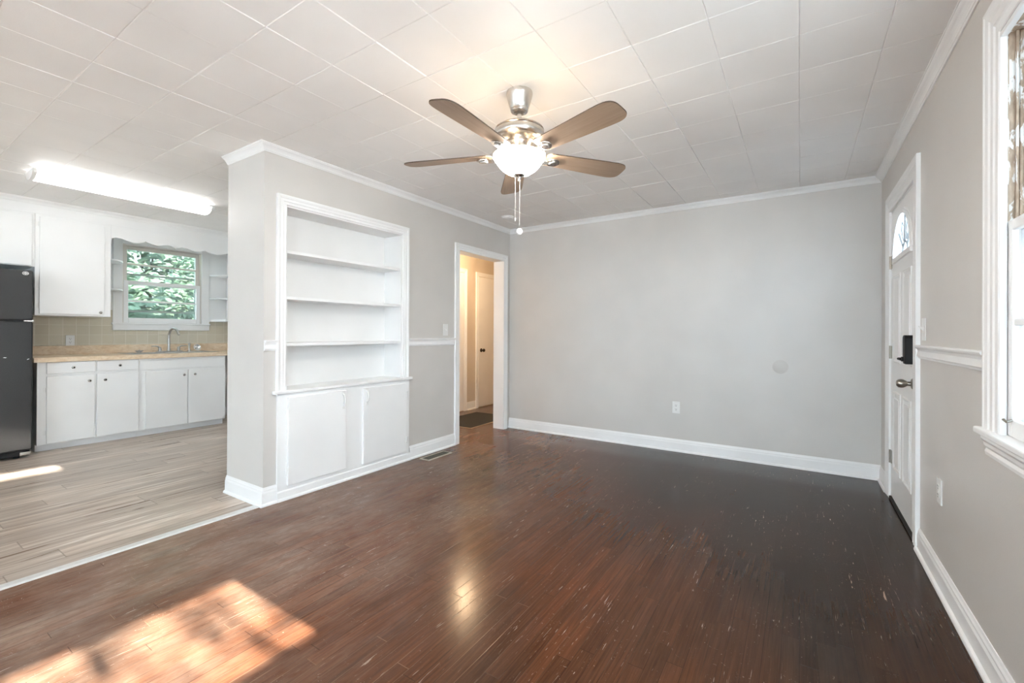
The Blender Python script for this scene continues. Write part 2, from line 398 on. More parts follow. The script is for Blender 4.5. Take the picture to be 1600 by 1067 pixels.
def thing(name, loc, label=None, cat=None, group=None, kind=None, rotz=0):
    o = bpy.data.objects.new(name, None); COL.objects.link(o); o.empty_display_size = 0.1
    o.matrix_basis = Matrix.Translation(loc) @ Matrix.Rotation(rotz, 4, 'Z')
    return tag(o, label, cat, group, kind)
def tag(o, label=None, cat=None, group=None, kind=None):
    if label: o['label'] = label
    if cat: o['category'] = cat
    if group: o['group'] = group
    if kind: o['kind'] = kind
    return o
ST = 'structure'

# ------------------------------------------------------------------ room constants
LX, RX, BY, H = -3.027, 0.548, 4.607, 2.44
PY, PX = 1.598, -3.522          # pier end, kitchen side of the thick wall
FY = -6.0                       # wall behind the camera
KW, KEND = -6.76, 3.10          # kitchen window wall, kitchen end wall
KF, UF = -6.135, -6.20          # base cabinet face, upper cabinet face
HX, HY = -4.22, 7.0             # hall
DY0, DY1, DZ = 3.635, 4.465, 2.04   # hall doorway

# ------------------------------------------------------------------ floors
m = MB(); m.box(LX, RX+0.15, FY-0.1, BY+0.1, -0.05, 0.0); m.box(HX-0.1, LX, KEND, HY, -0.05, 0.0); m.box(LX, -2.0, BY+0.1, HY, -0.05, 0.0)
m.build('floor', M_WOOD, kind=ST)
m = MB(); m.box(KW-0.15, LX, FY-0.1, KEND, -0.05, 0.0); m.build('floor_kitchen', M_PLANK, kind=ST)
MB().prism([(LX-0.062, 0.0), (LX-0.055, 0.005), (LX-0.005, 0.007), (LX+0.004, 0.0)], 'y', FY, PY-0.02).build('trim_1', M_STRIP, kind=ST, bevel=0.001)

# ------------------------------------------------------------------ ceiling of real tiles with bevelled joints
def ceiling_mesh():
    m = MB(); bm = m.bm
    TX, TY, ox, oy = 0.3100, 0.3125, -0.006, 0.987
    i0, i1 = math.floor((KW-0.1-ox)/TX), math.ceil((RX+0.1-ox)/TX); j0, j1 = math.floor((FY-0.1-oy)/TY), math.ceil((HY-oy)/TY)
    rnd = random.Random(3)
    for i in range(i0, i1):
        for j in range(j0, j1):
            x0, x1 = ox+i*TX, ox+(i+1)*TX; y0, y1 = oy+j*TY, oy+(j+1)*TY
            cx = 0.0032; dz = rnd.uniform(-0.0009, 0.0009)
            tilt = [rnd.uniform(-0.0008, 0.0008) for _ in range(4)]
            o = [bm.verts.new((x, y, H+0.004)) for x, y in ((x0, y0), (x1, y0), (x1, y1), (x0, y1))]
            n = [bm.verts.new((x, y, H+dz+tt)) for (x, y), tt in zip(((x0+cx, y0+cx), (x1-cx, y0+cx), (x1-cx, y1-cx), (x0+cx, y1-cx)), tilt)]
            for k in range(4): bm.faces.new((o[k], o[(k+1) % 4], n[(k+1) % 4], n[k]))
            bm.faces.new(n)
    m.box(KW-0.2, RX+0.2, FY-0.2, HY, H+0.005, H+0.08)
    return m
ceiling_mesh().build('ceiling', M_CEIL, kind=ST)

# ------------------------------------------------------------------ walls
BO0, BO1, BZ0, BZ1 = 1.746, 2.836, 0.765, 2.06     # bookcase niche
BKX = -3.25
m = MB()
m.box(PX, LX, PY, BO0, 0, H); m.box(PX, LX, BO0, BO1, BZ1, H); m.box(PX, BKX-0.012, BO0, BO1, 0, BZ1)
m.box(BKX-0.012, LX, BO0, BO1, 0, BZ0-0.03)
m.box(PX, LX, BO1, KEND, 0, H); m.box(LX-0.138, LX, KEND, DY0-0.02, 0, H); m.box(LX-0.138, LX, DY0-0.02, DY1+0.02, DZ+0.02, H); m.box(LX-0.138, LX, DY1+0.02, BY, 0, H)
m.build('wall_left', M_WALL, kind=ST)
MB().box(LX-0.138, RX, BY, BY+0.12, 0, H).build('wall_back', M_WALL, kind=ST)
# right wall with front door, visible window and a side window and added openings beside the camera
D0, D1, DT = 3.345, 4.16, 2.05
WA0, WA1, WZ0, WZ1 = 1.18, 2.075, 0.83, 2.155
WB0, WB1 = 0.10, 1.075
m = MB(); T = 0.14
m.box(RX, RX+T, D1, BY+0.12, 0, H); m.box(RX, RX+T, D0, D1, DT, H); m.box(RX, RX+T, WA1, D0, 0, H)
m.box(RX, RX+T, WA0, WA1, 0, WZ0-0.0); m.box(RX, RX+T, WA0, WA1, WZ1, H); m.box(RX, RX+T, WB1, WA0, 0, H)
m.box(RX, RX+T, WB0, WB1, 0, 0.80); m.box(RX, RX+T, WB0, WB1, 2.15, 2.235); m.box(RX, RX+T, WB0, 0.6, 2.235, H); m.box(RX, RX+T, 0.6, WB1, 2.39, H)  # high slot added so sun lands on the kitchen floor
m.box(RX, RX+T, -1.0, WB0, 0, H); m.box(RX, RX+T, -1.8, -1.0, 0, 0.5); m.box(RX, RX+T, -1.8, -1.0, 2.3, H); m.box(RX, RX+T, FY, -1.8, 0, H)
m.build('wall_right', M_WALL, kind=ST)
# wall behind the camera, wide windows added to brighten the room
m = MB()
m.box(KW-0.15, -5.9, FY-0.13, FY, 0, H); m.box(-5.9, -4.3, FY-0.13, FY, 0, 0.9); m.box(-5.9, -4.3, FY-0.13, FY, 2.2, H)
m.box(-4.3, -2.0, FY-0.13, FY, 0, H); m.box(-2.0, 0.4, FY-0.13, FY, 0, 0.2); m.box(-2.0, 0.4, FY-0.13, FY, 2.3, H); m.box(0.4, RX+T, FY-0.13, FY, 0, H)
m.build('wall_front', M_WALL, kind=ST)
# kitchen window wall
KY0, KY1, KZ0, KZ1 = 1.905, 2.735, 1.275, 2.215
m = MB()
m.box(KW-0.15, KW, FY, KY0, 0, H); m.box(KW-0.15, KW, KY1, KEND+0.1, 0, H); m.box(KW-0.15, KW, KY0, KY1, 0, KZ0); m.box(KW-0.15, KW, KY0, KY1, KZ1, H)
m.build('wall_kitchen', M_CAB, kind=ST)
MB().box(KW, PX, KEND, KEND+0.1, 0, H).build('wall_end', M_CAB, kind=ST)
m = MB(); m.box(KW, KW+0.008, 0.9, KY0-0.09, 0.99, 1.42); m.box(KW, KW+0.008, KY0-0.09, KY1+0.092, 0.99, KZ0-0.092); m.box(KW, KW+0.008, KY1+0.092, KEND, 0.99, 1.302); m.build('wall_tile', M_SPLASH, kind=ST)
# hall
m = MB(); m.box(HX-0.12, HX, KEND+0.1, HY, 0, H); m.box(HX, -2.0, HY, HY+0.1, 0, H); m.box(-3.03, -2.9, BY+0.12, HY, 0, H)
m.build('wall_hall', M_HALL, kind=ST)

# ------------------------------------------------------------------ mouldings
def arc(cx, cz, rr, a0, a1, n=5): return [(cx+rr*math.cos(a0+(a1-a0)*i/n), cz+rr*math.sin(a0+(a1-a0)*i/n)) for i in range(n+1)]
CROWN = [(0, -0.048), (0.006, -0.048), (0.009, -0.042), (0.012, -0.040), (0.014, -0.034), (0.020, -0.026), (0.029, -0.018), (0.036, -0.014), (0.040, -0.010), (0.042, -0.006), (0.047, -0.005), (0.047, 0.003), (0, 0.003)]
def neg(p): return [(-a, b) for a, b in p]
MB().sweep([(RX, FY, H), (RX, BY, H), (LX, BY, H), (LX, PY, H), (PX, PY, H)], CROWN, (0, 0, 1)).build('trim_2', M_WHITE, kind=ST)
BASE = [(0, 0), (0.026, 0), (0.026, 0.008), (0.022, 0.015), (0.014, 0.020), (0.0135, 0.085), (0.010, 0.096), (0.010, 0.104), (0.006, 0.112), (0.003, 0.122), (0, 0.122)]
CAS_L0, CAS_L1 = DY0-0.075, DY1+0.075
MB().sweep([(RX, FY, 0), (RX, D0-0.112, 0)], BASE, (0, 0, 1)).build('baseboard_right', M_WHITE, kind=ST)
MB().sweep([(RX, D1+0.112, 0), (RX, BY, 0), (LX, BY, 0)], BASE, (0, 0, 1)).build('baseboard_back', M_WHITE, kind=ST)
MB().sweep([(LX, CAS_L0, 0), (LX, 2.925, 0)], BASE, (0, 0, 1)).build('baseboard_left', M_WHITE, kind=ST)
MB().sweep([(LX, 1.684, 0), (LX, PY, 0), (PX, PY, 0)], BASE, (0, 0, 1)).build('baseboard_pier', M_WHITE, kind=ST)
MB().sweep([(HX, HY, 0), (HX, 6.43, 0)], BASE, (0, 0, 1)).build('baseboard_hall', M_WHITE, kind=ST)
MB().sweep([(HX, 5.462, 0), (HX, 5.25, 0)], BASE, (0, 0, 1)).build('baseboard_hall', M_WHITE, kind=ST)
RAIL = [(0, -0.036), (0.008, -0.036), (0.010, -0.028), (0.016, -0.022), (0.014, -0.012), (0.011, 0.004), (0.016, 0.016), (0.024, 0.022), (0.027, 0.030), (0.022, 0.036), (0, 0.036)]
ZR = 1.080
MB().sweep([(RX, 2.175, ZR), (RX, D0-0.112, ZR)], RAIL, (0, 0, 1)).build('trim_3', M_WHITE, kind=ST)
MB().sweep([(LX, CAS_L0, ZR), (LX, 2.910, ZR)], RAIL, (0, 0, 1)).build('trim_4', M_WHITE, kind=ST)
MB().sweep([(LX, 1.682, ZR), (LX, PY+0.001, ZR)], RAIL, (0, 0, 1)).build('trim_5', M_WHITE, kind=ST)

def casing_prof(w, t=0.020):
    return [(0, 0), (0, 0.011), (0.004, 0.014), (0.010, 0.012), (w*0.30, 0.012), (w*0.36, 0.016), (w*0.62, 0.014), (w*0.68, 0.018), (w-0.016, t-0.002), (w-0.012, t), (w-0.002, t), (w, t-0.003), (w, 0)]
# hall doorway casing and jamb: path goes up the low-Y side, so the outside is nrm x d
m = MB(); m.sweep([(LX, DY0, 0), (LX, DY0, DZ), (LX, DY1, DZ), (LX, DY1, 0)], casing_prof(0.075), (1, 0, 0))
m.build('trim_6', M_WHITE, kind=ST)
m = MB(); m.box(LX-0.14, LX+0.002, DY0-0.02, DY0, 0, DZ); m.box(LX-0.14, LX+0.002, DY1, DY1+0.02, 0, DZ); m.box(LX-0.14, LX+0.002, DY0-0.02, DY1+0.02, DZ, DZ+0.02)
m.build('trim_7', M_WHITE, kind=ST)

# ------------------------------------------------------------------ built-in bookcase
bk = thing('bookcase', (LX, 2.30, 0), 'white built-in bookcase with open shelves over two cupboard doors', 'bookcase')
CW = 0.062
MB().sweep([(LX, BO0, BZ0), (LX, BO0, BZ1), (LX, BO1, BZ1), (LX, BO1, BZ0)], casing_prof(CW+0.006, 0.022), (1, 0, 0)).build('casing', M_WHITE, bk)
m = MB(); m.box(BKX-0.012, BKX, BO0, BO1, BZ0-0.03, BZ1); m.build('back_panel', M_CAB, bk)
for y0, y1 in ((BO0, BO0+0.012), (BO1-0.012, BO1)):
    MB().box(BKX, LX, y0, y1, BZ0, BZ1).build('side_panel', M_CAB, bk)
MB().box(BKX, LX, BO0+0.012, BO1-0.012, BZ1-0.010, BZ1).build('top_panel', M_CAB, bk)
for z in (1.750, 1.424, 1.094):
    MB().box(BKX, LX-0.012, BO0+0.012, BO1-0.012, z-0.022, z).build('shelf', M_WHITE, bk, bevel=0.002)
m = MB(); m.box(BKX, LX+0.002, BO0+0.012, BO1-0.012, BZ0-0.022, BZ0); m.box(LX+0.002, LX+0.038, 1.655, 2.935, BZ0-0.022, BZ0)
m.build('ledge', M_WHITE, bk, bevel=0.004)
FX = LX+0.016
m = MB(); m.box(LX+0.001, FX, 1.684, 2.914, 0.06, BZ0-0.022); m.build('face_frame', M_WHITE, bk, bevel=0.002)
MB().sweep([(LX, 2.925, 0), (LX, 1.684, 0)], [(0, 0), (0.030, 0), (0.030, 0.010), (0.026, 0.017), (0.022, 0.020), (0.022, 0.062), (0.016, 0.070), (0, 0.070)], (0, 0, 1)).build('plinth', M_WHITE, bk)
def butterfly_hinge(x, y, z, par, mat, sgn):
    h = MB(); h.tube([(x+0.004, y, z-0.028), (x+0.004, y, z+0.028)], 0.0045, 8)
    for sg in (-1, 1):
        w = 0.024 if sg == sgn else 0.016
        poly = [(y, z-0.020), (y+sg*w, z-0.027), (y+sg*w*0.8, z), (y+sg*w, z+0.027), (y, z+0.020)]
        h.prism(poly if sg > 0 else poly[::-1], 'x', x-0.0005, x+0.0028)
    return h.build('hinge', mat, par)
for y0, y1, z0, z1, hy, py in ((1.752, 2.228, 0.098, 0.715, 1.747, 2.200), (2.388, 2.862, 0.090, 0.712, 2.867, 2.425)):
    d = MB().box(FX, FX+0.018, y0, y1, z0, z1).build('door', M_WHITE, bk, bevel=0.004)
    sg = 1 if hy < y0 else -1
    for z in (0.20, 0.61): butterfly_hinge(FX+0.018, hy+sg*0.004, z, d, M_WHITE, sg)
    pts = [(FX+0.018, py, 0.595), (FX+0.030, py, 0.605), (FX+0.038, py, 0.625), (FX+0.040, py, 0.642), (FX+0.038, py, 0.659), (FX+0.030, py, 0.679), (FX+0.018, py, 0.689)]
    hd = MB().tube(pts, [0.009, 0.006, 0.0055, 0.006, 0.0055, 0.006, 0.009], 10)
    hd.prism([(py-0.012, 0.573), (py+0.012, 0.573), (py+0.009, 0.603), (py-0.009, 0.603)], 'x', FX+0.0175, FX+0.021)
    hd.prism([(py-0.009, 0.681), (py+0.009, 0.681), (py+0.012, 0.711), (py-0.012, 0.711)], 'x', FX+0.0175, FX+0.021)
    hd.build('handle', M_PLATE, d, smooth=True)

# ------------------------------------------------------------------ wall plates
def outlet(loc, wall, label, w=0.072, h=0.116):
    """wall: unit normal into the room"""
    n = Vector(wall); t = thing('outlet', loc, label, 'outlet')
    ax = 'x' if abs(n.x) > 0.5 else 'y'; sg = n.x if ax == 'x' else n.y
    cx, cy, cz = loc; side = cy if ax == 'x' else cx; base = cx if ax == 'x' else cy
    P = lambda mb, poly, a, b: mb.prism([(side+p, cz+q) for p, q in poly], ax, base+sg*a, base+sg*b)
    rect = lambda x0, x1, z0, z1: [(x0, z0), (x1, z0), (x1, z1), (x0, z1)]
    P(MB(), rect(-w/2, w/2, -h/2, h/2), 0.0, 0.006).build('plate', M_PLATE, t, bevel=0.002)
    for dz in (-0.0195, 0.0195):
        poly = [(0.017*math.cos(a), dz+max(-0.0125, min(0.0125, 0.017*math.sin(a)))) for a in [2*PI*i/20 for i in range(20)]]
        soc = P(MB(), poly, 0.0055, 0.0085).build('socket', M_PLATE, t)
        sm = MB()
        for x in (-0.0065, 0.0065): P(sm, rect(x-0.0013, x+0.0013, dz+0.0005, dz+0.0085), 0.008, 0.0089)
        P(sm, [(0.003*math.cos(a), dz-0.007+0.003*math.sin(a)) for a in [2*PI*i/10 for i in range(10)]], 0.008, 0.0089)
        sm.build('slots', M_DARK, soc)
    P(MB(), [(0.003*math.cos(a), 0.003*math.sin(a)) for a in [2*PI*i/10 for i in range(10)]], 0.0055, 0.0075).build('screw', M_PLATE, t)
    return t
outlet((-1.035, BY, 0.436), (0, -1, 0), 'white wall outlet low on the long blank back wall')
outlet((RX, 2.817, 0.445), (-1, 0, 0), 'white wall outlet low on the right wall between front door and window')
outlet((KW+0.008, 1.458, 1.067), (1, 0, 0), 'white wall outlet on the kitchen tiles above the counter')
def switch(loc, sg, label, up):
    x, y, z = loc; t = thing('light_switch', loc, label, 'light switch')
    MB().box(x, x+sg*0.006, y-0.036, y+0.036, z-0.059, z+0.059).build('plate', M_PLATE, t, bevel=0.002)
    m = MB(); m.box(x+sg*0.005, x+sg*0.0075, y-0.006, y+0.006, z-0.013, z+0.013); m.prism([(x+sg*0.006, z-0.008), (x+sg*0.006, z+0.006), (x+sg*0.022, z+up*0.016+0.003), (x+sg*0.024, z+up*0.016-0.003)], 'y', y-0.0045, y+0.0045)
    m.build('toggle', M_PLATE, t, bevel=0.001)
    for dz in (-0.030, 0.030): MB().lathe([(0.0032, 0.0055), (0.003, 0.0072), (0, 0.0074)], (x, y, z+dz), (sg, 0, 0), 10).build('screw', M_PLATE, t)
switch((LX, 3.420, 1.200), 1, 'white light switch beside the hall doorway above the chair rail', -1)
switch((RX, 3.135, 1.200), -1, 'white light switch beside the front door above the chair rail', 1)
cp = MB().lathe([(0.060, 0.0), (0.060, 0.002), (0.058, 0.0032), (0, 0.0032)], (-0.148, BY, 0.880), (0, -1, 0), 40).build('cover_plate', M_WALL, smooth=True)
tag(cp, 'round grey blank cover plate painted into the back wall', 'cover plate')

# ------------------------------------------------------------------ floor register
rg = thing('floor_register', (-2.895, 3.15, 0), 'small metal floor register beside the left baseboard', 'floor vent')
rx0, rx1, ry0, ry1 = -2.955, -2.835, 2.985, 3.315
m = MB(); m.sweep([(rx0, ry0, 0), (rx1, ry0, 0), (rx1, ry1, 0), (rx0, ry1, 0)], [(0, 0), (0.018, 0), (0.018, 0.006), (0.010, 0.010), (0.0, 0.004)], (0, 0, 1), closed=True); m.build('frame', M_VENT, rg)
m = MB(); m.box(rx0+0.017, rx1-0.017, ry0+0.017, ry1-0.017, 0.0005, 0.002)
for i in range(26):
    y = ry0+0.024+i*(ry1-ry0-0.048)/25; m.box(rx0+0.018, rx1-0.018, y-0.002, y+0.002, 0.0015, 0.0065)
m.build('louvres', M_REGISTER, rg)

# ------------------------------------------------------------------ smoke detector
sd = thing('smoke_detector', (-2.685, 4.04, H), 'round white smoke detector on the ceiling in the far corner', 'smoke detector')
MB().lathe([(0.068, 0.0), (0.068, -0.008), (0.064, -0.012)], (-2.685, 4.04, H), n=36).build('base', M_PLATE, sd, smooth=True)
MB().lathe([(0.060, -0.011), (0.060, -0.022), (0.052, -0.030), (0.02, -0.034), (0, -0.034)], (-2.685, 4.04, H), n=36).build('cover', M_PLATE, sd, smooth=True)

# ------------------------------------------------------------------ ceiling fan
FXC, FYC = -1.247, 1.985
fan = thing('ceiling_fan', (FXC, FYC, H), 'five-blade ceiling fan with lit glass bowl', 'ceiling fan')
C0 = (FXC, FYC, 0)
def L(prof, name, mat, par=fan, n=40, sm=True): return MB().lathe(prof, C0, n=n).build(name, mat, par, smooth=sm)
L([(0.069, H), (0.070, H-0.012), (0.068, H-0.020), (0.064, H-0.036), (0.056, H-0.065), (0.049, H-0.085), (0.046, H-0.090), (0.047, H-0.096), (0.043, H-0.103), (0.030, H-0.108), (0.024, H-0.100)], 'canopy', M_NICKEL)
L([(0.0125, 2.345), (0.0125, 2.255)], 'downrod', M_NICKEL, n=20)
L([(0.018, 2.275), (0.030, 2.266), (0.075, 2.262), (0.112, 2.254), (0.128, 2.243), (0.131, 2.238), (0.127, 2.234), (0.130, 2.230), (0.134, 2.214), (0.130, 2.198), (0.116, 2.186), (0.096, 2.180), (0.075, 2.176), (0.070, 2.170), (0, 2.170)], 'motor_housing', M_NICKEL, n=56)
L([(0.066, 2.172), (0.060, 2.160), (0.052, 2.148), (0.056, 2.138), (0.070, 2.134), (0.070, 2.128), (0.050, 2.124), (0.047, 2.108), (0, 2.108)], 'switch_housing', M_NICKEL)
L([(0, 2.1155), (0.050, 2.1155), (0.130, 2.1135), (0.1385, 2.110), (0.1385, 2.1045), (0.134, 2.1045), (0.120, 2.1055), (0, 2.1055)], 'fitter_pan', M_NICKEL)
bowl = L([(0.1360, 2.1040), (0.1368, 2.098), (0.1340, 2.090), (0.1215, 2.072), (0.105, 2.050), (0.088, 2.033), (0.065, 2.017), (0.038, 2.007), (0.014, 2.003), (0, 2.003)], 'glass_bowl', M_BOWL)
fin = L([(0.026, 2.010), (0.030, 2.004), (0.026, 1.998), (0.013, 1.993), (0.010, 1.986), (0.007, 1.980), (0.008, 1.974), (0, 1.970)], 'finial', M_NICKEL, n=24)
ZB = 2.110
for k in range(5):
    a = math.radians(55 + 72*k); R = Matrix.Translation((FXC, FYC, ZB)) @ Matrix.Rotation(a, 4, 'Z')
    # bracket
    m = MB(); sw = [Vector((0.058, 0, 0.024)), Vector((0.085, 0, 0.016)), Vector((0.115, 0, -0.012)), Vector((0.150, 0, -0.016)), Vector((0.185, 0, -0.012))]
    wd = [0.016, 0.018, 0.022, 0.027, 0.024]
    rings = []
    for p, w in zip(sw, wd): rings.append([m.bm.verts.new(p+Vector((0, yy, zz))) for yy, zz in ((-w, -0.005), (w, -0.005), (w*0.8, 0.005), (-w*0.8, 0.005))])
    for A, B in zip(rings, rings[1:]):
        for i in range(4): m.bm.faces.new((A[i], A[(i+1) % 4], B[(i+1) % 4], B[i]))
    m.bm.faces.new(rings[0][::-1]); m.bm.faces.new(rings[-1])
    # decorative oval plate under the blade
    ov = [(0.198+0.038*math.cos(t), 0.034*math.sin(t)) for t in [2*PI*i/24 for i in range(24)]]
    ti = Matrix.Rotation(math.radians(-12), 4, 'X'); n0 = len(m.bm.verts)
    m.prism(ov, 'z', -0.016, -0.006); ov2 = [(0.198+0.024*math.cos(t), 0.020*math.sin(t)) for t in [2*PI*i/24 for i in range(24)]]
    m.prism(ov2, 'z', -0.024, -0.015)
    m.bm.verts.ensure_lookup_table()
    for v in m.bm.verts[n0:]: v.co = ti @ v.co
    for v in m.bm.verts: v.co = R @ v.co
    m.build('blade_bracket', M_NICKEL, fan, bevel=0.003)
    # blade: tapered plank with rounded tip, pitched
    r0, r1 = 0.150, 0.650; pts = []
    N = 10
    def half(x): return 0.052 + (0.071-0.052)*min(1, (x-r0)/(0.40))
    xs = [r0+0.006, r0+0.02] + [r0+0.02+(r1-0.075-r0-0.02)*i/8 for i in range(1, 9)]
    up = [(r0, 0.030)] + [(x, half(x)-(0.010 if x < r0+0.01 else 0)) for x in xs]
    hw = half(r1)
    tip = [(r1-0.075+0.075*math.sin(t)**0.85, hw*(math.cos(t)**0.55)) for t in [PI/2*i/9 for i in range(1, 9)]]
    top = up + tip; poly = top + [(r1, 0.0)] + [(x, -y) for x, y in reversed(top)]
    m = MB(); m.prism(poly, 'z', 0.0, 0.006)
    bmesh.ops.recalc_face_normals(m.bm, faces=m.bm.faces)
    me = bpy.data.meshes.new('blade'); 
    for fc in m.bm.faces: fc.material_index = 0 if abs(fc.normal.z) > 0.7 else 1
    m.bm.to_mesh(me); m.bm.free(); me.materials.append(M_BLADE); me.materials.append(M_BLADE_EDGE)
    b = bpy.data.objects.new('blade', me); COL.objects.link(b); b.parent = fan
    b.matrix_basis = Matrix.Translation((0, 0, ZB-H)) @ Matrix.Rotation(a, 4, 'Z') @ Matrix.Rotation(math.radians(-12), 4, 'X')
m = MB(); m.tube([(FXC+0.004, FYC, 1.976), (FXC+0.004, FYC, 1.716)], 0.0009, 6); m.build('pull_chain', M_ROPE, fan)
m = MB(); m.lathe([(0, -0.007), (0.012, -0.006), (0.017, 0), (0.012, 0.006), (0, 0.007)], (FXC+0.004, FYC, 1.706), (-0.54, 0.84, 0), 20); m.build('chain_medallion', M_PLATE, fan, smooth=True)
m = MB(); m.tube([(FXC-0.030, FYC+0.01, 2.012), (FXC-0.030, FYC+0.01, 1.785)], 0.0008, 6); m.lathe([(0, -0.012), (0.003, -0.009), (0.0035, 0.004), (0, 0.008)], (FXC-0.030, FYC+0.01, 1.778), n=10); m.build('pull_chain', M_ROPE, fan)
# the bulbs in the open top of the bowl throw light up on to the ceiling
for i in range(3):
    a = math.radians(40+120*i)
    point('fan_bulb', (FXC+0.16*math.cos(a), FYC+0.16*math.sin(a), 2.130), 1.3, (1.0, 0.76, 0.50), 0.03)

# ------------------------------------------------------------------ front door
def wall_box(m, y0, y1, z0, z1, a, b): return m.box(RX-a, RX-b, y0, y1, z0, z1)
fd = thing('door_1', (RX, 3.7525, 0), kind=ST)
m = MB(); m.sweep([(RX, D1, 0), (RX, D1, DT), (RX, D0, DT), (RX, D0, 0)], casing_prof(0.112, 0.020), (-1, 0, 0)); m.build('casing', M_WHITE, fd)
m = MB(); m.box(RX+0.001, RX+T, D0, D0+0.008, 0, DT); m.box(RX+0.001, RX+T, D1-0.008, D1, 0, DT); m.box(RX+0.001, RX+T, D0, D1, DT-0.008, DT); m.box(RX+0.05, RX+0.064, D0, D1, 0, 0.012)
m.build('jamb', M_WHITE, fd)
# slab with fan-shaped opening
SY0, SY1, SZ0, SZ1 = D0+0.011, D1-0.011, 0.022, DT-0.012
cyd = (SY0+SY1)/2; GW, GZ, GH = 0.285, 1.690, 0.262
archp = [(cyd+GW*math.cos(t), GZ+GH*math.sin(t)) for t in [PI*i/28 for i in range(29)]]
m = MB(); X0, X1 = RX+0.001, RX+0.043
# slab built as lower block plus an arched upper block
m.box(X0, X1, SY0, SY1, SZ0, GZ)
for X in (X0, X1):
    pass
left = [(SY0, GZ)] + [(y, z) for y, z in reversed([p for p in archp if p[0] <= cyd+1e-6])]
def quad_strip(mb):
    bm = mb.bm; outer = []
    for y, z in archp:
        t = math.atan2((z-GZ)/GH, (y-cyd)/GW)
        dy, dz = math.cos(t), math.sin(t)
        k = min((((SY1-cyd) if dy > 0 else (cyd-SY0))/abs(dy)) if abs(dy) > 1e-6 else 9, ((SZ1-GZ)/dz) if dz > 1e-6 else 9)
        outer.append((cyd+dy*k, GZ+dz*k))
    # put exact corners in
    for cy_, sg in ((SY1, 1), (SY0, -1)):
        j = min(range(29), key=lambda i: (outer[i][0]-cy_)**2+(outer[i][1]-SZ1)**2); outer[j] = (cy_, SZ1)
    rows = [[bm.verts.new((x, y, z)) for y, z in pts] for x in (X0, X1) for pts in (archp, outer)]
    for i in range(28):
        bm.faces.new((rows[0][i], rows[0][i+1], rows[1][i+1], rows[1][i])); bm.faces.new((rows[2][i], rows[3][i], rows[3][i+1], rows[2][i+1]))
        bm.faces.new((rows[0][i], rows[2][i], rows[2][i+1], rows[0][i+1])); bm.faces.new((rows[1][i], rows[1][i+1], rows[3][i+1], rows[3][i]))
quad_strip(m)
slab = m.build('slab', M_WHITE, fd)
# raised panels
for y0, y1, z0, z1 in ((SY0+0.105, cyd-0.045, 0.98, 1.575), (cyd+0.045, SY1-0.105, 0.98, 1.575), (SY0+0.105, cyd-0.045, 0.235, 0.78), (cyd+0.045, SY1-0.105, 0.235, 0.78)):
    m = MB(); m.sweep([(X0, y0, z0), (X0, y1, z0), (X0, y1, z1), (X0, y0, z1)][::-1], [(0, -0.001), (0.0, 0.004), (0.008, 0.008), (0.018, 0.003), (0.022, -0.001)], (-1, 0, 0), closed=True)
    m.box(X0-0.006, X0+0.002, y0+0.045, y1-0.045, z0+0.045, z1-0.045)
    m.build('panel', M_WHITE, slab, bevel=0.003)
fl = MB().prism([(cyd-GW, GZ)]+[(y, z) for y, z in reversed(archp)][1:-1]+[(cyd+GW, GZ)], 'x', X0+0.018, X0+0.024).build('fanlight', M_FANGLASS, slab)
ring = [(X0, y, z) for y, z in archp]
m = MB(); m.sweep(ring + [(X0, cyd-GW, GZ)], [(-0.006, -0.001), (-0.006, 0.010), (0.006, 0.013), (0.016, 0.007), (0.024, 0.007), (0.030, -0.001)], (-1, 0, 0))
m.box(X0+0.001, X0-0.012, cyd-GW-0.02, cyd+GW+0.02, GZ-0.028, GZ+0.004)
m.build('fanlight_frame', M_WHITE, slab)
m = MB()
gx = X0+0.014
for t in (40, 90, 140):
    a = math.radians(t); m.tube([(gx, cyd+GW*0.30*math.cos(a), GZ+GH*0.30*math.sin(a)), (gx, cyd+GW*0.99*math.cos(a), GZ+GH*0.99*math.sin(a))], 0.0055, 8)
m.tube([(gx, cyd+GW*0.30*math.cos(t), GZ+GH*0.30*math.sin(t)) for t in [PI*i/12 for i in range(13)]], 0.0055, 8)
for t0 in (65, 115):
    a = math.radians(t0)
    for sgn in (-1, 1):
        m.tube([(gx, cyd+GW*rr*math.cos(a+sgn*w), GZ+GH*rr*math.sin(a+sgn*w)) for rr, w in ((0.36, 0.02), (0.55, 0.16), (0.75, 0.17), (0.93, 0.02))], 0.0032, 6)
m.build('came', plain('grey_lead', (0.20, 0.20, 0.20), 0.5, 0.0), fl, smooth=True)
for z in (0.30, 1.045, 1.685):
    m = MB(); m.tube([(RX-0.006, D1-0.006, z-0.046), (RX-0.006, D1-0.006, z+0.046)], 0.0062, 10); m.box(RX-0.004, RX+0.001, D1-0.040, D1-0.008, z-0.045, z+0.045)
    m.build('hinge', M_KNOB, fd, smooth=False)
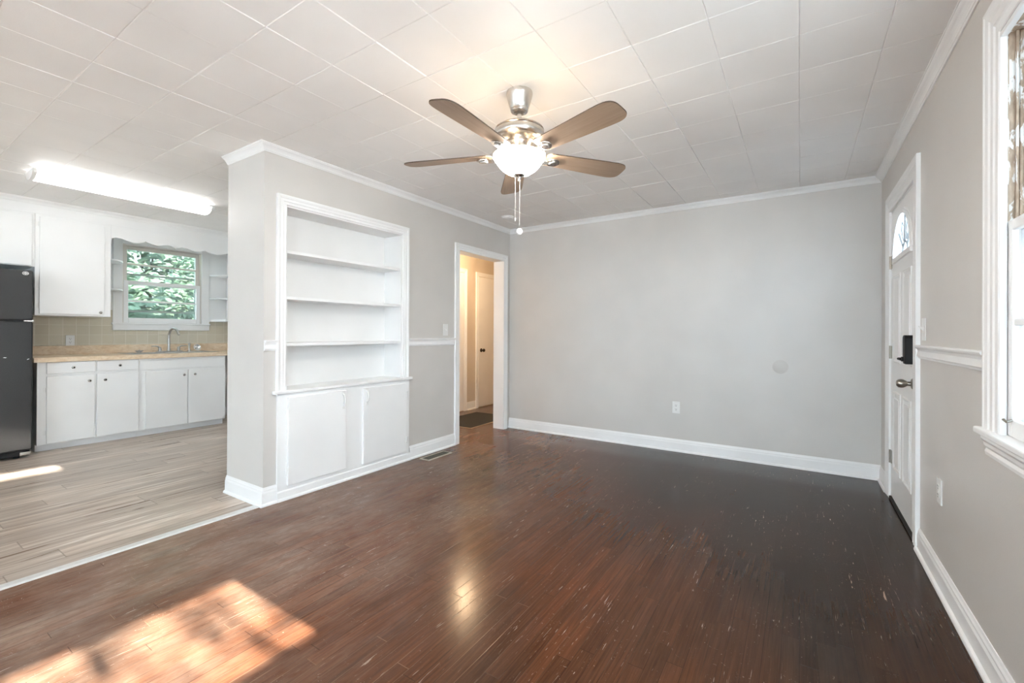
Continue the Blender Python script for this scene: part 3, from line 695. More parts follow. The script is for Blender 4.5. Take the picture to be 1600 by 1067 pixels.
# keypad deadbolt and knob at the latch side
ky = SY0+0.062
m = MB(); m.prism([(ky-0.036, 1.000), (ky+0.020, 1.000), (ky+0.036, 1.03), (ky+0.036, 1.150), (ky+0.030, 1.162), (ky+0.018, 1.168), (ky-0.018, 1.168), (ky-0.030, 1.162), (ky-0.036, 1.150)], 'x', RX-0.042, X0)
dl = m.build('deadbolt', M_BLACKPL, fd, bevel=0.006)
m = MB(); m.tube([(RX-0.040, ky+0.004, 1.028), (RX-0.052, ky+0.004, 1.028)], 0.014, 14); m.tube([(RX-0.052, ky-0.004, 1.028), (RX-0.062, ky+0.026, 1.029)], [0.010, 0.007], 12); m.build('thumb_turn', M_BLACKPL, dl, smooth=True)
m = MB(); m.lathe([(0.031, 0), (0.031, 0.004), (0.026, 0.009), (0.013, 0.013), (0.012, 0.026), (0.017, 0.032), (0.024, 0.044), (0.0255, 0.054), (0.023, 0.066), (0.015, 0.075), (0, 0.078)], (X0, ky, 0.886), (-1, 0, 0), 28); m.build('knob', M_KNOB, fd, smooth=True)
m = MB(); m.box(RX-0.012, RX+0.06, SY0, SY1, 0.0005, 0.020); m.build('threshold', M_RUBBER, fd, bevel=0.004)

# ------------------------------------------------------------------ right hand window
w2 = thing('window_2', (RX, (WA0+WA1)/2, WZ0), kind=ST)
m = MB(); m.sweep([(RX, WA1-0.026, WZ0+0.02), (RX, WA1-0.026, WZ1-0.008), (RX, WA0+0.02, WZ1-0.008), (RX, WA0+0.02, WZ0+0.02)], casing_prof(0.122, 0.022), (-1, 0, 0)); m.build('casing', M_WHITE, w2)
m = MB(); m.prism([(RX-0.036, WA0-0.13), (RX-0.036, WA1+0.130), (RX-0.0005, WA1+0.130), (RX-0.0005, WA1-0.0005), (RX+0.10, WA1-0.0005), (RX+0.10, WA0+0.0005), (RX-0.0005, WA0+0.0005), (RX-0.0005, WA0-0.13)], 'z', WZ0+0.0005, WZ0+0.022); m.build('sill', M_WHITE, w2, bevel=0.005)
m = MB(); m.sweep([(RX, WA0-0.10, WZ0), (RX, WA1+0.09, WZ0)], [(0.0005, 0), (0.026, 0), (0.026, -0.012), (0.020, -0.022), (0.018, -0.034), (0.012, -0.044), (0.016, -0.054), (0.014, -0.066), (0.0005, -0.070)], (0, 0, 1)); m.build('apron', M_WHITE, w2)
m = MB()
for y0, y1 in ((WA0, WA0+0.012), (WA1-0.012, WA1)): m.box(RX+0.0005, RX+0.135, y0, y1, WZ0+0.02, WZ1)
m.box(RX+0.0005, RX+0.135, WA0, WA1, WZ1-0.012, WZ1); m.build('jamb', M_PEEL, w2)
m = MB()
for y, sg in ((WA0+0.012, 1), (WA1-0.012, -1)):
    m.box(RX+0.046, RX+0.058, y, y+sg*0.012, WZ0+0.02, WZ1-0.012)
m.build('parting_bead', M_PEEL, w2)
m = MB()
for y, sg in ((WA0+0.012, 1), (WA1-0.012, -1)):
    m.box(RX+0.0065, RX+0.011, y, y+sg*0.010, 1.537, WZ1-0.013); m.box(RX+0.026, RX+0.033, y, y+sg*0.009, 1.537, WZ1-0.013); m.box(RX+0.036, RX+0.0455, y, y+sg*0.005, 1.537, WZ1-0.013)
m.build('sash_track', M_PEEL, w2, bevel=0.002)
m = MB()
for y, sg in ((WA0+0.012, 1), (WA1-0.012, -1)): m.box(RX-0.012, RX+0.006, y, y+sg*0.016, WZ0+0.02, WZ1-0.012)
m.box(RX-0.012, RX+0.006, WA0+0.028, WA1-0.028, WZ1-0.028, WZ1-0.012)
m.build('stop', M_WHITE, w2, bevel=0.002)
def sash(x0, x1, z0, z1, y0, y1, par, name, mat, bars, rail_b=0.055, rail_t=0.035, st=0.045, glass=M_GLASS):
    g = MB(); g.box(x0, x1, y0, y0+st, z0, z1); g.box(x0, x1, y1-st, y1, z0, z1); g.box(x0, x1, y0+st, y1-st, z0, z0+rail_b); g.box(x0, x1, y0+st, y1-st, z1-rail_t, z1)
    for b in bars: g.box(x0+0.004, x1-0.004, y0+st, y1-st, b-0.011, b+0.011)
    o = g.build(name, mat, par, bevel=0.004)
    p = MB(); xm = (x0+x1)/2; p.box(xm-0.002, xm+0.002, y0+st-0.005, y1-st+0.005, z0+rail_b-0.005, z1-rail_t+0.005); p.build('pane', glass, o); return o
sash(RX+0.008, RX+0.043, WZ0+0.022, 1.535, WA0+0.018, WA1-0.017, w2, 'lower_sash', M_WHITE, (1.212,), st=0.040, glass=M_DIMGLASS)
sash(RX+0.060, RX+0.095, 1.495, WZ1-0.014, WA0+0.018, WA1-0.014, w2, 'upper_sash', M_WHITE, (1.82,), st=0.040, glass=M_DIMGLASS)
m = MB()
for y, sg in ((WA1-0.060, 1),): m.tube([(RX+0.008, y, WZ0+0.075), (RX-0.006, y-0.004, WZ0+0.070), (RX-0.014, y-0.01, WZ0+0.078)], 0.004, 8)
m.build('sash_lift', M_KNOB, w2)
# side window next to the camera, with a shade added to shape its sun patch
w3 = thing('window_3', (RX, (WB0+WB1)/2, 0.80), kind=ST)
m = MB()
for y0, y1 in ((WB0, WB0+0.03), (WB1-0.03, WB1)): m.box(RX+0.03, RX+0.07, y0, y1, 0.80, 2.15)
m.box(RX+0.03, RX+0.07, WB0, WB1, 0.80, 0.835); m.box(RX+0.03, RX+0.07, WB0, WB1, 2.12, 2.15); m.build('sash', M_WHITE, w3)
MB().box(RX+0.048, RX+0.052, WB0+0.03, WB1-0.03, 0.835, 2.12).build('pane', M_GLASS, w3)
MB().box(RX+0.012, RX+0.016, WB0+0.005, WB1-0.005, 1.075, 2.14).build('added_shade', M_SHADE, w3)
# unseen picture window beside the camera, added to light the left wall
w6 = thing('window_6', (RX, -1.40, 0.5), kind=ST); m = MB()
for k in range(3):
    yy = -1.8+0.75*k/2; m.box(RX+0.05, RX+0.09, yy, yy+0.05, 0.55, 2.25)
m.box(RX+0.05, RX+0.09, -1.8, -1.0, 0.5, 0.55); m.box(RX+0.05, RX+0.09, -1.8, -1.0, 2.25, 2.3); m.build('sash', M_WHITE, w6)
MB().box(RX+0.068, RX+0.072, -1.79, -1.01, 0.53, 2.27).build('pane', M_GLASS, w6)
# unseen windows behind the camera, added for daylight
for i, (x0, x1, z0, z1) in enumerate(((-2.0, 0.4, 0.2, 2.3), (-5.9, -4.3, 0.9, 2.2))):
    w = thing('window_%d' % (4+i), ((x0+x1)/2, FY, z0), kind=ST); m = MB()
    m.box(x0, x1, FY-0.09, FY-0.04, z0, z0+0.05); m.box(x0, x1, FY-0.09, FY-0.04, z1-0.05, z1)
    for k in range(4):
        xx = x0+(x1-x0-0.05)*k/3; m.box(xx, xx+0.05, FY-0.09, FY-0.04, z0+0.05, z1-0.05)
    m.build('sash', M_WHITE, w); MB().box(x0+0.02, x1-0.02, FY-0.067, FY-0.063, z0+0.03, z1-0.03).build('pane', M_GLASS, w)

# ------------------------------------------------------------------ kitchen: base cabinets
def kknob(y, z, par, x):
    MB().lathe([(0.009, 0), (0.007, 0.003), (0.005, 0.012), (0.008, 0.016), (0.0135, 0.019), (0.0145, 0.024), (0.011, 0.028), (0, 0.030)], (x, y, z), (1, 0, 0), 20).build('knob', M_CHROME, par, smooth=True)
def flat_hinge(x, y, z, par, sg):
    h = MB(); h.tube([(x+0.003, y, z-0.024), (x+0.003, y, z+0.024)], 0.004, 8); h.prism([(y, z-0.018), (y+sg*0.018, z-0.024), (y+sg*0.018, z+0.024), (y, z+0.018)][::sg], 'x', x-0.001, x+0.002)
    h.build('hinge', M_PLATE, par)
KS = 6.135/6.10
def ky_(v): return v*KS
def kz(z): return CAM_H+(z-CAM_H)*KS
CB = kz(0.075); CT = kz(0.868)
Y0, Y1, Y2 = ky_(1.089), ky_(1.864), ky_(2.742)
cb = thing('base_cabinet', (KF, (Y0+Y1)/2, 0), 'white base cabinet with two drawers above two doors beside the black refrigerator', 'cabinet')
MB().box(KW+0.02, KF, Y0, Y1-0.0005, CB, CT).build('body', M_CAB, cb, bevel=0.002)
MB().box(KW+0.02, KF-0.065, Y0, Y1-0.0005, 0.0, CB).build('toe_kick', M_CAB, cb)
for y0, y1, kyy in ((1.152, 1.506, 1.335), (1.516, 1.858, 1.697)):
    d = MB().box(KF, KF+0.018, ky_(y0), ky_(y1), kz(0.756), kz(0.868)-0.003).build('drawer', M_CAB, cb, bevel=0.004); kknob(ky_(kyy), kz(0.810), d, KF+0.018)
for y0, y1, kyy, hy in ((1.152, 1.501, 1.456, 1.149), (1.516, 1.860, 1.578, 1.863)):
    d = MB().box(KF, KF+0.018, ky_(y0), ky_(y1), kz(0.084), kz(0.732)).build('door', M_CAB, cb, bevel=0.004); kknob(ky_(kyy), kz(0.667), d, KF+0.018)
    for z in (0.60, 0.19): flat_hinge(KF+0.004, ky_(hy), kz(z), d, -1 if hy < y0 else 1)
sb = thing('base_cabinet', (KF, (Y1+Y2)/2, 0), 'white two-door cabinet below the sink with a plain panel above its doors', 'cabinet')
m = MB(); m.box(KF-0.02, KF, Y1+0.0005, Y2, CB, CT); m.box(KW+0.02, KF-0.02, Y1+0.0005, Y1+0.018, CB, CT); m.box(KW+0.02, KF-0.02, Y2-0.018, Y2, CB, CT); m.box(KW+0.02, KF-0.02, Y1+0.018, Y2-0.018, CB, CB+0.018)
m.build('body', M_CAB, sb, bevel=0.002)
MB().box(KW+0.02, KF-0.065, Y1+0.0005, Y2, 0.0, CB).build('toe_kick', M_CAB, sb)
MB().box(KF, KF+0.010, ky_(1.872), ky_(2.736), kz(0.742), kz(0.866)-0.02).build('panel', M_CAB, sb, bevel=0.003)
for y0, y1, kyy, hy in ((1.924, 2.325, 2.285, 1.920), (2.332, 2.736, 2.396, 2.740)):
    d = MB().box(KF, KF+0.018, ky_(y0), ky_(y1), kz(0.084), kz(0.722)).build('door', M_CAB, sb, bevel=0.004); kknob(ky_(kyy), kz(0.664), d, KF+0.018)
    for z in (0.60, 0.19): flat_hinge(KF+0.004, ky_(hy), kz(z), d, -1 if hy < y0 else 1)

# countertop with coved lip, cut for the sink
CZ = 0.914; CX = KF+0.032; SKX0, SKX1, SKY0, SKY1 = -6.655, -6.235, 1.86, 2.70
ct = thing('countertop', (KF, 1.9, CZ), 'tan laminate countertop with raised back edge along the kitchen window wall', 'countertop')
m = MB(); cy0, cy1 = ky_(1.062), KEND-0.005
m.box(SKX1, CX, cy0, cy1, CT+0.001, CZ); m.box(KW+0.009, SKX0, cy0, cy1, CT+0.001, CZ); m.box(SKX0, SKX1, cy0, SKY0, CT+0.001, CZ); m.box(SKX0, SKX1, SKY1, cy1, CT+0.001, CZ)
m.build('worktop', M_COUNTER, ct, bevel=0.004)
MB().prism([(KW+0.009, CZ), (KW+0.045, CZ), (KW+0.032, CZ+0.012), (KW+0.030, 1.006), (KW+0.026, 1.012), (KW+0.009, 1.012)], 'y', cy0, cy1).build('backsplash_lip', M_COUNTER, ct)

# sink
sk = thing('kitchen_sink', ((SKX0+SKX1)/2, (SKY0+SKY1)/2, CZ), 'stainless steel double sink set in the tan countertop', 'sink')
m = MB(); e = 0.02
zr = CZ+0.004; mid = (SKY0+SKY1)/2
bx0, bx1 = SKX0+0.075, SKX1-0.035
m.box(SKX0-e, bx0, SKY0-e, SKY1+e, CZ+0.0008, zr); m.box(bx1, SKX1+e, SKY0-e, SKY1+e, CZ+0.0008, zr)
m.box(bx0, bx1, SKY0-e, SKY0+0.03, CZ+0.0008, zr); m.box(bx0, bx1, SKY1-0.03, SKY1+e, CZ+0.0008, zr); m.box(bx0, bx1, mid-0.02, mid+0.02, CZ+0.0008, zr)
m.build('rim', M_STEEL, sk, bevel=0.002)
for y0, y1 in ((SKY0+0.03, mid-0.02), (mid+0.02, SKY1-0.03)):
    m = MB(); b = m.bm; t = 0.025
    A = [b.verts.new(p) for p in ((bx0, y0, zr), (bx1, y0, zr), (bx1, y1, zr), (bx0, y1, zr))]
    B = [b.verts.new(p) for p in ((bx0+t, y0+t, zr-0.16), (bx1-t, y0+t, zr-0.16), (bx1-t, y1-t, zr-0.16), (bx0+t, y1-t, zr-0.16))]
    for i in range(4): b.faces.new((A[i], A[(i+1) % 4], B[(i+1) % 4], B[i]))
    b.faces.new(B); m.build('basin', M_STEEL, sk, bevel=0.012)
# faucet on the rear deck of the sink
fx = -6.618; zf = zr
fc = thing('faucet', (fx, 2.33, zf), 'brushed nickel gooseneck faucet with two lever handles', 'faucet')
m = MB(); pl = []
for sgn, cyy in ((-1, 2.215), (1, 2.445)):
    pl += [(fx+0.026*math.cos(t)*1, cyy+sgn*0.026*math.sin(t)) for t in [(PI*i/10) if sgn < 0 else (PI-PI*i/10) for i in range(11)]]
m.prism(pl, 'z', zf, zf+0.010); m.build('deck_plate', M_STEEL, fc, bevel=0.003)
fyc = 2.325
arcp = [(fx, fyc, zf+0.01), (fx, fyc, zf+0.05), (fx, fyc, zf+0.185)] + [(fx+0.080-0.080*math.cos(t), fyc+0.045*(1-math.cos(t))/2, zf+0.185+0.105*math.sin(t)) for t in [PI*0.82*i/12 for i in range(1, 13)]]
p1 = Vector(arcp[-1]); p0 = Vector(arcp[-2]); arcp.append(tuple(p1+(p1-p0).normalized()*0.035))
m = MB(); m.tube(arcp, [0.021, 0.014]+[0.0125]*(len(arcp)-3)+[0.0115], 16); m.build('spout', M_STEEL, fc, smooth=True)
for sgn in (-1, 1):
    yy = 2.33+sgn*0.098
    m = MB(); m.lathe([(0.019, 0.01), (0.017, 0.03), (0.014, 0.052), (0.012, 0.060), (0, 0.062)], (fx, yy, zf), n=20)
    m.tube([(fx, yy, zf+0.050), (fx+0.008, yy+sgn*0.025, zf+0.070), (fx+0.012, yy+sgn*0.060, zf+0.075), (fx+0.012, yy+sgn*0.088, zf+0.073)], [0.011, 0.008, 0.006, 0.005], 12); m.build('handle', M_STEEL, fc, smooth=True)
sp = thing('side_sprayer', (fx, 2.545, zf), 'nickel side sprayer standing on the sink deck right of the faucet', 'sprayer')
m = MB(); m.lathe([(0.021, 0), (0.019, 0.008), (0.014, 0.014), (0.013, 0.030), (0, 0.032)], (fx, 2.545, zf), n=20); m.build('base', M_STEEL, sp, smooth=True)
m = MB(); m.lathe([(0.011, 0.028), (0.012, 0.070), (0.014, 0.095), (0.013, 0.104), (0, 0.108)], (fx, 2.545, zf), n=18); m.tube([(fx, 2.545, zf+0.094), (fx+0.022, 2.540, zf+0.100), (fx+0.032, 2.537, zf+0.098)], [0.012, 0.013, 0.011], 12); m.build('spray_head', M_STEEL, sp, smooth=True)
# strainers lying on the counter and the rim
st1 = thing('sink_strainer', (-6.45, 2.005, zr), 'metal sink strainer basket lying on the rim left of the faucet', 'strainer')
def strainer(t, c, tilt, z):
    Mx = Matrix.Translation((c[0], c[1], z)) @ tilt
    for nm, prof, mt in (('basket', [(0, 0.0), (0.020, 0.0), (0.026, 0.008), (0.040, 0.020), (0.042, 0.023), (0.036, 0.023), (0.022, 0.010), (0, 0.006)], M_CHROME), ('post', [(0.004, 0.005), (0.004, 0.026), (0.008, 0.028), (0.008, 0.033), (0, 0.034)], M_CHROME)):
        m = MB(); m.lathe(prof, (0, 0, 0), n=28)
        for v in m.bm.verts: v.co = Mx @ v.co
        m.build(nm, mt, t, smooth=True)
strainer(st1, (SKX0+0.03, 2.03), Matrix.Identity(4), zr)
st2 = thing('sink_strainer', (-6.64, 2.66, zr), 'metal sink strainer basket propped on edge right of the side sprayer', 'strainer')
strainer(st2, (-6.650, 2.640), Matrix.Rotation(math.radians(72), 4, 'Y'), zr+0.0415)

# ------------------------------------------------------------------ kitchen upper cabinets, soffit, valance
US = 6.20/6.37
def uy(v): return v*US
def uz(z): return CAM_H+(z-CAM_H)*US
UB, UBF, UTOP = uz(1.328), uz(1.838)-0.030, uz(2.318)
YU0, YU1 = uy(1.096), uy(1.698)
YM = uy(1.118)
wc = thing('wall_cabinet', (UF, 0.7, UBF), 'short white wall cabinet over the black refrigerator', 'cabinet')
MB().box(KW+0.002, UF, 0.22, YM-0.0005, UBF, UTOP+0.02).build('body', M_CAB, wc, bevel=0.002)
for y0, y1, hy in ((0.26, 0.655, 0.257), (0.668, uy(1.095), uy(1.098))):
    d = MB().box(UF, UF+0.018, y0, y1, UBF+0.006, UTOP).build('door', M_CAB, wc, bevel=0.004)
    for z in (uz(2.25), uz(1.90)): flat_hinge(UF+0.004, hy, z, d, 1 if hy > y0 else -1)
wd = thing('wall_cabinet', (UF, 1.37, UB), 'tall white wall cabinet with one door left of the kitchen window', 'cabinet')
MB().box(KW+0.010, UF, YM+0.0005, YU1, UB, UTOP+0.02).build('body', M_CAB, wd, bevel=0.002)
d = MB().box(UF, UF+0.018, uy(1.148), uy(1.642), uz(1.346), UTOP-0.004).build('door', M_CAB, wd, bevel=0.004)
kknob(uy(1.605), uz(1.372), d, UF+0.018)
for z in (uz(2.24), uz(1.42)): flat_hinge(UF+0.004, uy(1.146), z, d, -1)
# soffit above the cabinets runs on over the window
MB().box(KW, UF, FY, KEND, UTOP+0.0205, H).build('wall_soffit', M_CAB, kind=ST)
MB().sweep([(UF, KEND, H), (UF, FY, H)], CROWN, (0, 0, 1)).build('trim_8', M_CAB, kind=ST)
# scalloped valance
va = []
ya, yb = YU1+0.0005, KEND-0.001
key = [(1.698, 2.168), (1.710, 2.196), (1.740, 2.212), (1.790, 2.208), (1.840, 2.190), (1.890, 2.177), (1.940, 2.180), (1.980, 2.196), (2.006, 2.214), (2.020, 2.208), (2.060, 2.192), (2.100, 2.183), (2.132, 2.181), (2.180, 2.198), (2.215, 2.206), (2.250, 2.205), (2.285, 2.190), (2.307, 2.172), (2.330, 2.192), (2.363, 2.205), (2.410, 2.204), (2.460, 2.185), (2.505, 2.172), (2.550, 2.178), (2.590, 2.192), (2.619, 2.207), (2.650, 2.195), (2.700, 2.180), (2.750, 2.172), (2.800, 2.178), (2.850, 2.196), (2.880, 2.204), (2.930, 2.190), (3.00, 2.176), (3.17, 2.180)]
low = [(max(ya, min(yb, uy(y))), uz(z)) for y, z in key]
vl = MB().prism(low + [(yb, UTOP+0.020), (ya, UTOP+0.020)], 'x', UF-0.019, UF).build('window_valance', M_CAB)
tag(vl, 'white scalloped wooden valance board above the kitchen window', 'valance')
# quarter-round corner shelves either side of the window
def qshelf(name, y, sg, z, rad_y, rad_x, label, th=0.016, mat=M_CAB):
    pts = [(KW+0.0205, y)] + [(KW+0.0205+rad_x*math.cos(t), y+sg*rad_y*math.sin(t)) for t in [PI/2*i/12 for i in range(13)]]
    o = MB().prism(pts if sg > 0 else pts[::-1], 'z', z-th, z).build(name, mat, bevel=0.003)
    return tag(o, label, 'shelf')
WS = 6.76/6.55; 
def sz(z): return CAM_H+(z-CAM_H)*6.6/6.55
for z, lab in ((1.972, 'upper small rounded shelf at the left side of the kitchen window'), (1.650, 'lower small rounded shelf at the left side of the kitchen window')):
    qshelf('corner_shelf', YU1+0.0005, 1, sz(z), 0.235, 0.34, lab)
# right hand end panel carries the same shelves
yr = 3.04
MB().box(KW+0.010, UF-0.02, yr, KEND-0.001, UB-0.02, UTOP+0.019).build('trim_9', M_CAB, kind=ST)
for z, lab in ((1.930, 'upper small rounded shelf at the right side of the kitchen window'), (1.622, 'lower small rounded shelf at the right side of the kitchen window')):
    qshelf('corner_shelf', yr-0.0005, -1, sz(z), 0.215, 0.30, lab)
o = MB().box(KW+0.010, UF-0.10, 2.84, yr-0.0005, uz(1.318)-0.01, uz(1.318)+0.016).build('bottom_shelf', M_CAB, bevel=0.003)
tag(o, 'flat white bottom shelf right of the kitchen window above the tiles', 'shelf')

# ------------------------------------------------------------------ kitchen window
w1 = thing('window_1', (KW, (KY0+KY1)/2, KZ0), kind=ST)
m = MB()
m.box(KW+0.0005, KW+0.020, KY0-0.088, KY0, KZ0-0.0, 2.30); m.box(KW+0.0005, KW+0.020, KY1, KY1+0.09, KZ0-0.0, 2.30); m.box(KW+0.0005, KW+0.020, KY0, KY1, KZ1, 2.30)
m.build('casing', M_CAB, w1, bevel=0.003)
m = MB()
for y0, y1 in ((KY0, KY0+0.012), (KY1-0.012, KY1)): m.box(KW-0.15, KW+0.004, y0, y1, KZ0, KZ1)
m.box(KW-0.15, KW+0.004, KY0+0.012, KY1-0.012, KZ1-0.012, KZ1); m.build('jamb', M_OFF, w1)
m = MB(); m.box(KW-0.10, KW+0.045, KY0-0.10, KY1+0.10, KZ0-0.022, KZ0); m.build('sill', M_CAB, w1, bevel=0.004)
MB().box(KW+0.0005, KW+0.030, KY0-0.088, KY1+0.090, KZ0-0.090, KZ0-0.022).build('apron', M_CAB, w1, bevel=0.003)
sash(KW-0.062, KW-0.030, 1.735, KZ1-0.014, KY0+0.013, KY1-0.013, w1, 'upper_sash', M_OFF, (1.985,), rail_b=0.04, rail_t=0.045, st=0.042)
sash(KW-0.028, KW+0.004, KZ0+0.001, 1.782, KY0+0.013, KY1-0.013, w1, 'lower_sash', M_CAB, (1.536,), rail_b=0.058, rail_t=0.045, st=0.046)
m = MB(); m.tube([(KW-0.004, 2.285, 1.786), (KW+0.006, 2.285, 1.790), (KW+0.010, 2.335, 1.788)], [0.008, 0.005, 0.004], 8); m.box(KW-0.024, KW+0.002, 2.265, 2.315, 1.7825, 1.788); m.build('sash_lock', M_BRONZE, w1)
# aluminium storm window outside
m = MB(); xs0, xs1 = KW-0.125, KW-0.105
for y0, y1 in ((KY0+0.013, KY0+0.036), (KY1-0.036, KY1-0.013)): m.box(xs0, xs1, y0, y1, KZ0+0.01, KZ1-0.014)
for z, t in ((KZ0+0.02, 0.012), (1.418, 0.012), (1.868, 0.010), (KZ1-0.03, 0.014)): m.box(xs0, xs1, KY0+0.036, KY1-0.036, z-t, z+t)
stf = m.build('storm_frame', plain('weathered_aluminium', (0.36, 0.38, 0.36), 0.5, 0.5), w1)
MB().box(KW-0.117, KW-0.113, KY0+0.03, KY1-0.03, KZ0+0.02, KZ1-0.03).build('pane', M_STORMGLASS, stf)

# ------------------------------------------------------------------ refrigerator
FRX, FRY0, FRY1 = -5.965, 0.30, 1.035
fr = thing('refrigerator', (FRX-0.35, 0.67, 0), 'black top-freezer refrigerator at the end of the kitchen counter', 'refrigerator')
MB().box(KW+0.03, FRX-0.060, FRY0, FRY1, 0.035, 1.712).build('body', M_FRIDGE, fr, bevel=0.006)
zsp = 1.262
d1 = MB().box(FRX-0.052, FRX, FRY0, FRY1+0.004, zsp+0.006, 1.729).build('freezer_door', M_FRIDGE, fr, bevel=0.012, seg=3)
d2 = MB().box(FRX-0.052, FRX, FRY0, FRY1+0.004, 0.075, zsp-0.006).build('fridge_door', M_FRIDGE, fr, bevel=0.012, seg=3)
for dd, z0, z1 in ((d1, 1.33, 1.60), (d2, 0.62, 1.20)):
    m = MB(); m.tube([(FRX-0.002, FRY0+0.05, z0), (FRX+0.035, FRY0+0.05, z0+0.02), (FRX+0.040, FRY0+0.05, (z0+z1)/2), (FRX+0.035, FRY0+0.05, z1-0.02), (FRX-0.002, FRY0+0.05, z1)], 0.012, 12); m.build('handle', M_BLACKPL, dd, smooth=True)
m = MB(); m.box(FRX-0.050, FRX-0.006, FRY1-0.055, FRY1+0.006, zsp-0.004, zsp+0.005); m.box(FRX-0.030, FRX-0.012, FRY1-0.030, FRY1+0.010, zsp-0.008, zsp+0.009); m.build('door_hinge', M_CHROME, fr, bevel=0.002)
m = MB(); m.box(FRX-0.060, FRX-0.035, FRY0+0.01, FRY1-0.01, 0.022, 0.072); m.build('kick_grille', M_BLACKPL, fr, bevel=0.003)
m = MB(); m.box(FRX-0.035, FRX-0.008, FRY1-0.075, FRY1-0.005, 0.030, 0.060); m.build('bottom_hinge', M_CHROME, fr, bevel=0.003)
for y in (FRY0+0.08, FRY1-0.08):
    for x in (FRX-0.10, KW+0.12):
        MB().lathe([(0.022, 0), (0.022, 0.012), (0.010, 0.016), (0.010, 0.036)], (x, y, 0), n=16).build('foot', M_BLACKPL, fr)
ly, lz = FRY1-0.046, 1.700
bd = MB().prism([(ly+0.021*math.cos(t), lz+0.0165*math.sin(t)) for t in [2*PI*i/28 for i in range(28)]], 'x', FRX-0.001, FRX+0.003).build('badge', M_LOGO, d1)
m = MB(); xb = FRX+0.0032
def scr(pts): m.tube([(xb, ly+a, lz+b) for a, b in pts], 0.0012, 6)
scr([(-0.002, 0.006), (-0.007, 0.008), (-0.012, 0.004), (-0.0125, -0.002), (-0.009, -0.006), (-0.005, -0.003), (-0.003, 0.000), (-0.006, -0.009)])
scr([(0.011, 0.005), (0.006, 0.008), (0.002, 0.004), (0.005, 0.000), (0.009, 0.000), (0.004, -0.001), (0.001, -0.005), (0.005, -0.009), (0.012, -0.006)])
scr([(0.013*1.15*math.cos(t), 0.0125*math.sin(t)) for t in [2*PI*i/28 for i in range(29)]])
m.build('monogram', M_DARK, bd)
for pl_ in ([(ly-0.135, 0.930), (ly-0.118, 0.927), (ly-0.112, 0.932), (ly-0.128, 0.936)], [(ly+0.012, 0.905), (ly+0.026, 0.911), (ly+0.027, 0.917), (ly+0.014, 0.912)]):
    MB().prism(pl_, 'x', FRX-0.001, FRX+0.0012).build('paint_chip', M_LOGO, d2)

# ------------------------------------------------------------------ range: backs on to the bookcase wall, mostly hidden by it
RGX, RGY0, RGY1 = -4.165, 1.902, 2.655
rn = thing('kitchen_range', ((RGX+PX)/2, 2.28, 0), 'black kitchen range mostly hidden behind the grey wall end', 'range')
MB().box(RGX, PX-0.005, RGY0, RGY1, 0.06, 0.895).build('body', M_FRIDGE, rn, bevel=0.004)
MB().box(RGX-0.005, PX-0.005, RGY0-0.003, RGY1+0.003, 0.896, 0.914).build('cooktop', M_BLACKPL, rn, bevel=0.004)
MB().box(PX-0.07, PX-0.006, RGY0, RGY1, 0.915, 1.06).build('backguard', M_FRIDGE, rn, bevel=0.004)
od = MB().box(RGX-0.036, RGX-0.0005, RGY0+0.006, RGY1-0.006, 0.292, 0.770).build('oven_door', M_FRIDGE, rn, bevel=0.006)
m = MB(); m.tube([(RGX-0.034, RGY0+0.05, 0.735), (RGX-0.062, RGY0+0.05, 0.742), (RGX-0.062, RGY1-0.05, 0.742), (RGX-0.034, RGY1-0.05, 0.735)], 0.010, 10); m.build('handle', M_BLACKPL, od)
MB().box(RGX-0.034, RGX-0.0005, RGY0+0.006, RGY1-0.006, 0.062, 0.278).build('drawer', M_FRIDGE, rn, bevel=0.006)
for i in range(5):
    MB().lathe([(0.021, 0), (0.019, 0.018), (0.016, 0.028), (0, 0.029)], (RGX, RGY0+0.055+i*0.16, 0.835), (-1, 0, 0), 18).build('knob', M_BLACKPL, rn, smooth=True)
for x in (RGX+0.05, PX-0.06):
    for y in (RGY0+0.05, RGY1-0.05): MB().lathe([(0.016, 0), (0.016, 0.062)], (x, y, 0), n=12).build('foot', M_BLACKPL, rn)

# ------------------------------------------------------------------ kitchen ceiling light
lx0, lx1, ly0, ly1 = -5.130, -4.905, 0.845, 2.100
kl = thing('fluorescent_light', ((lx0+lx1)/2, (ly0+ly1)/2, H), 'long lit fluorescent light with a curved white lens on the kitchen ceiling', 'ceiling light')
MB().box(lx0+0.045, lx1-0.045, ly0+0.03, ly1-0.03, H-0.034, H-0.0005).build('channel', plain('grey_enamel', (0.5, 0.5, 0.48), 0.5), kl)
m = MB(); cxl = (lx0+lx1)/2; wl = (lx1-lx0)/2
pr = [(cxl+wl*math.cos(t), H-0.030-0.062*max(0, -math.sin(t))**0.8) for t in [PI+PI*i/18 for i in range(19)]]
m.prism(pr, 'y', ly0+0.028, ly1-0.028); m.build('lens', M_TUBE, kl, smooth=True)
for y0, y1 in ((ly0, ly0+0.027), (ly1-0.027, ly1)):
    m = MB(); pe = [(cxl+(wl+0.004)*math.cos(t), H-0.024-0.071*max(0, -math.sin(t))**0.8) for t in [PI+PI*i/18 for i in range(19)]]
    m.prism(pe, 'y', y0, y1); m.build('end_cap', M_PLATE, kl, bevel=0.004)
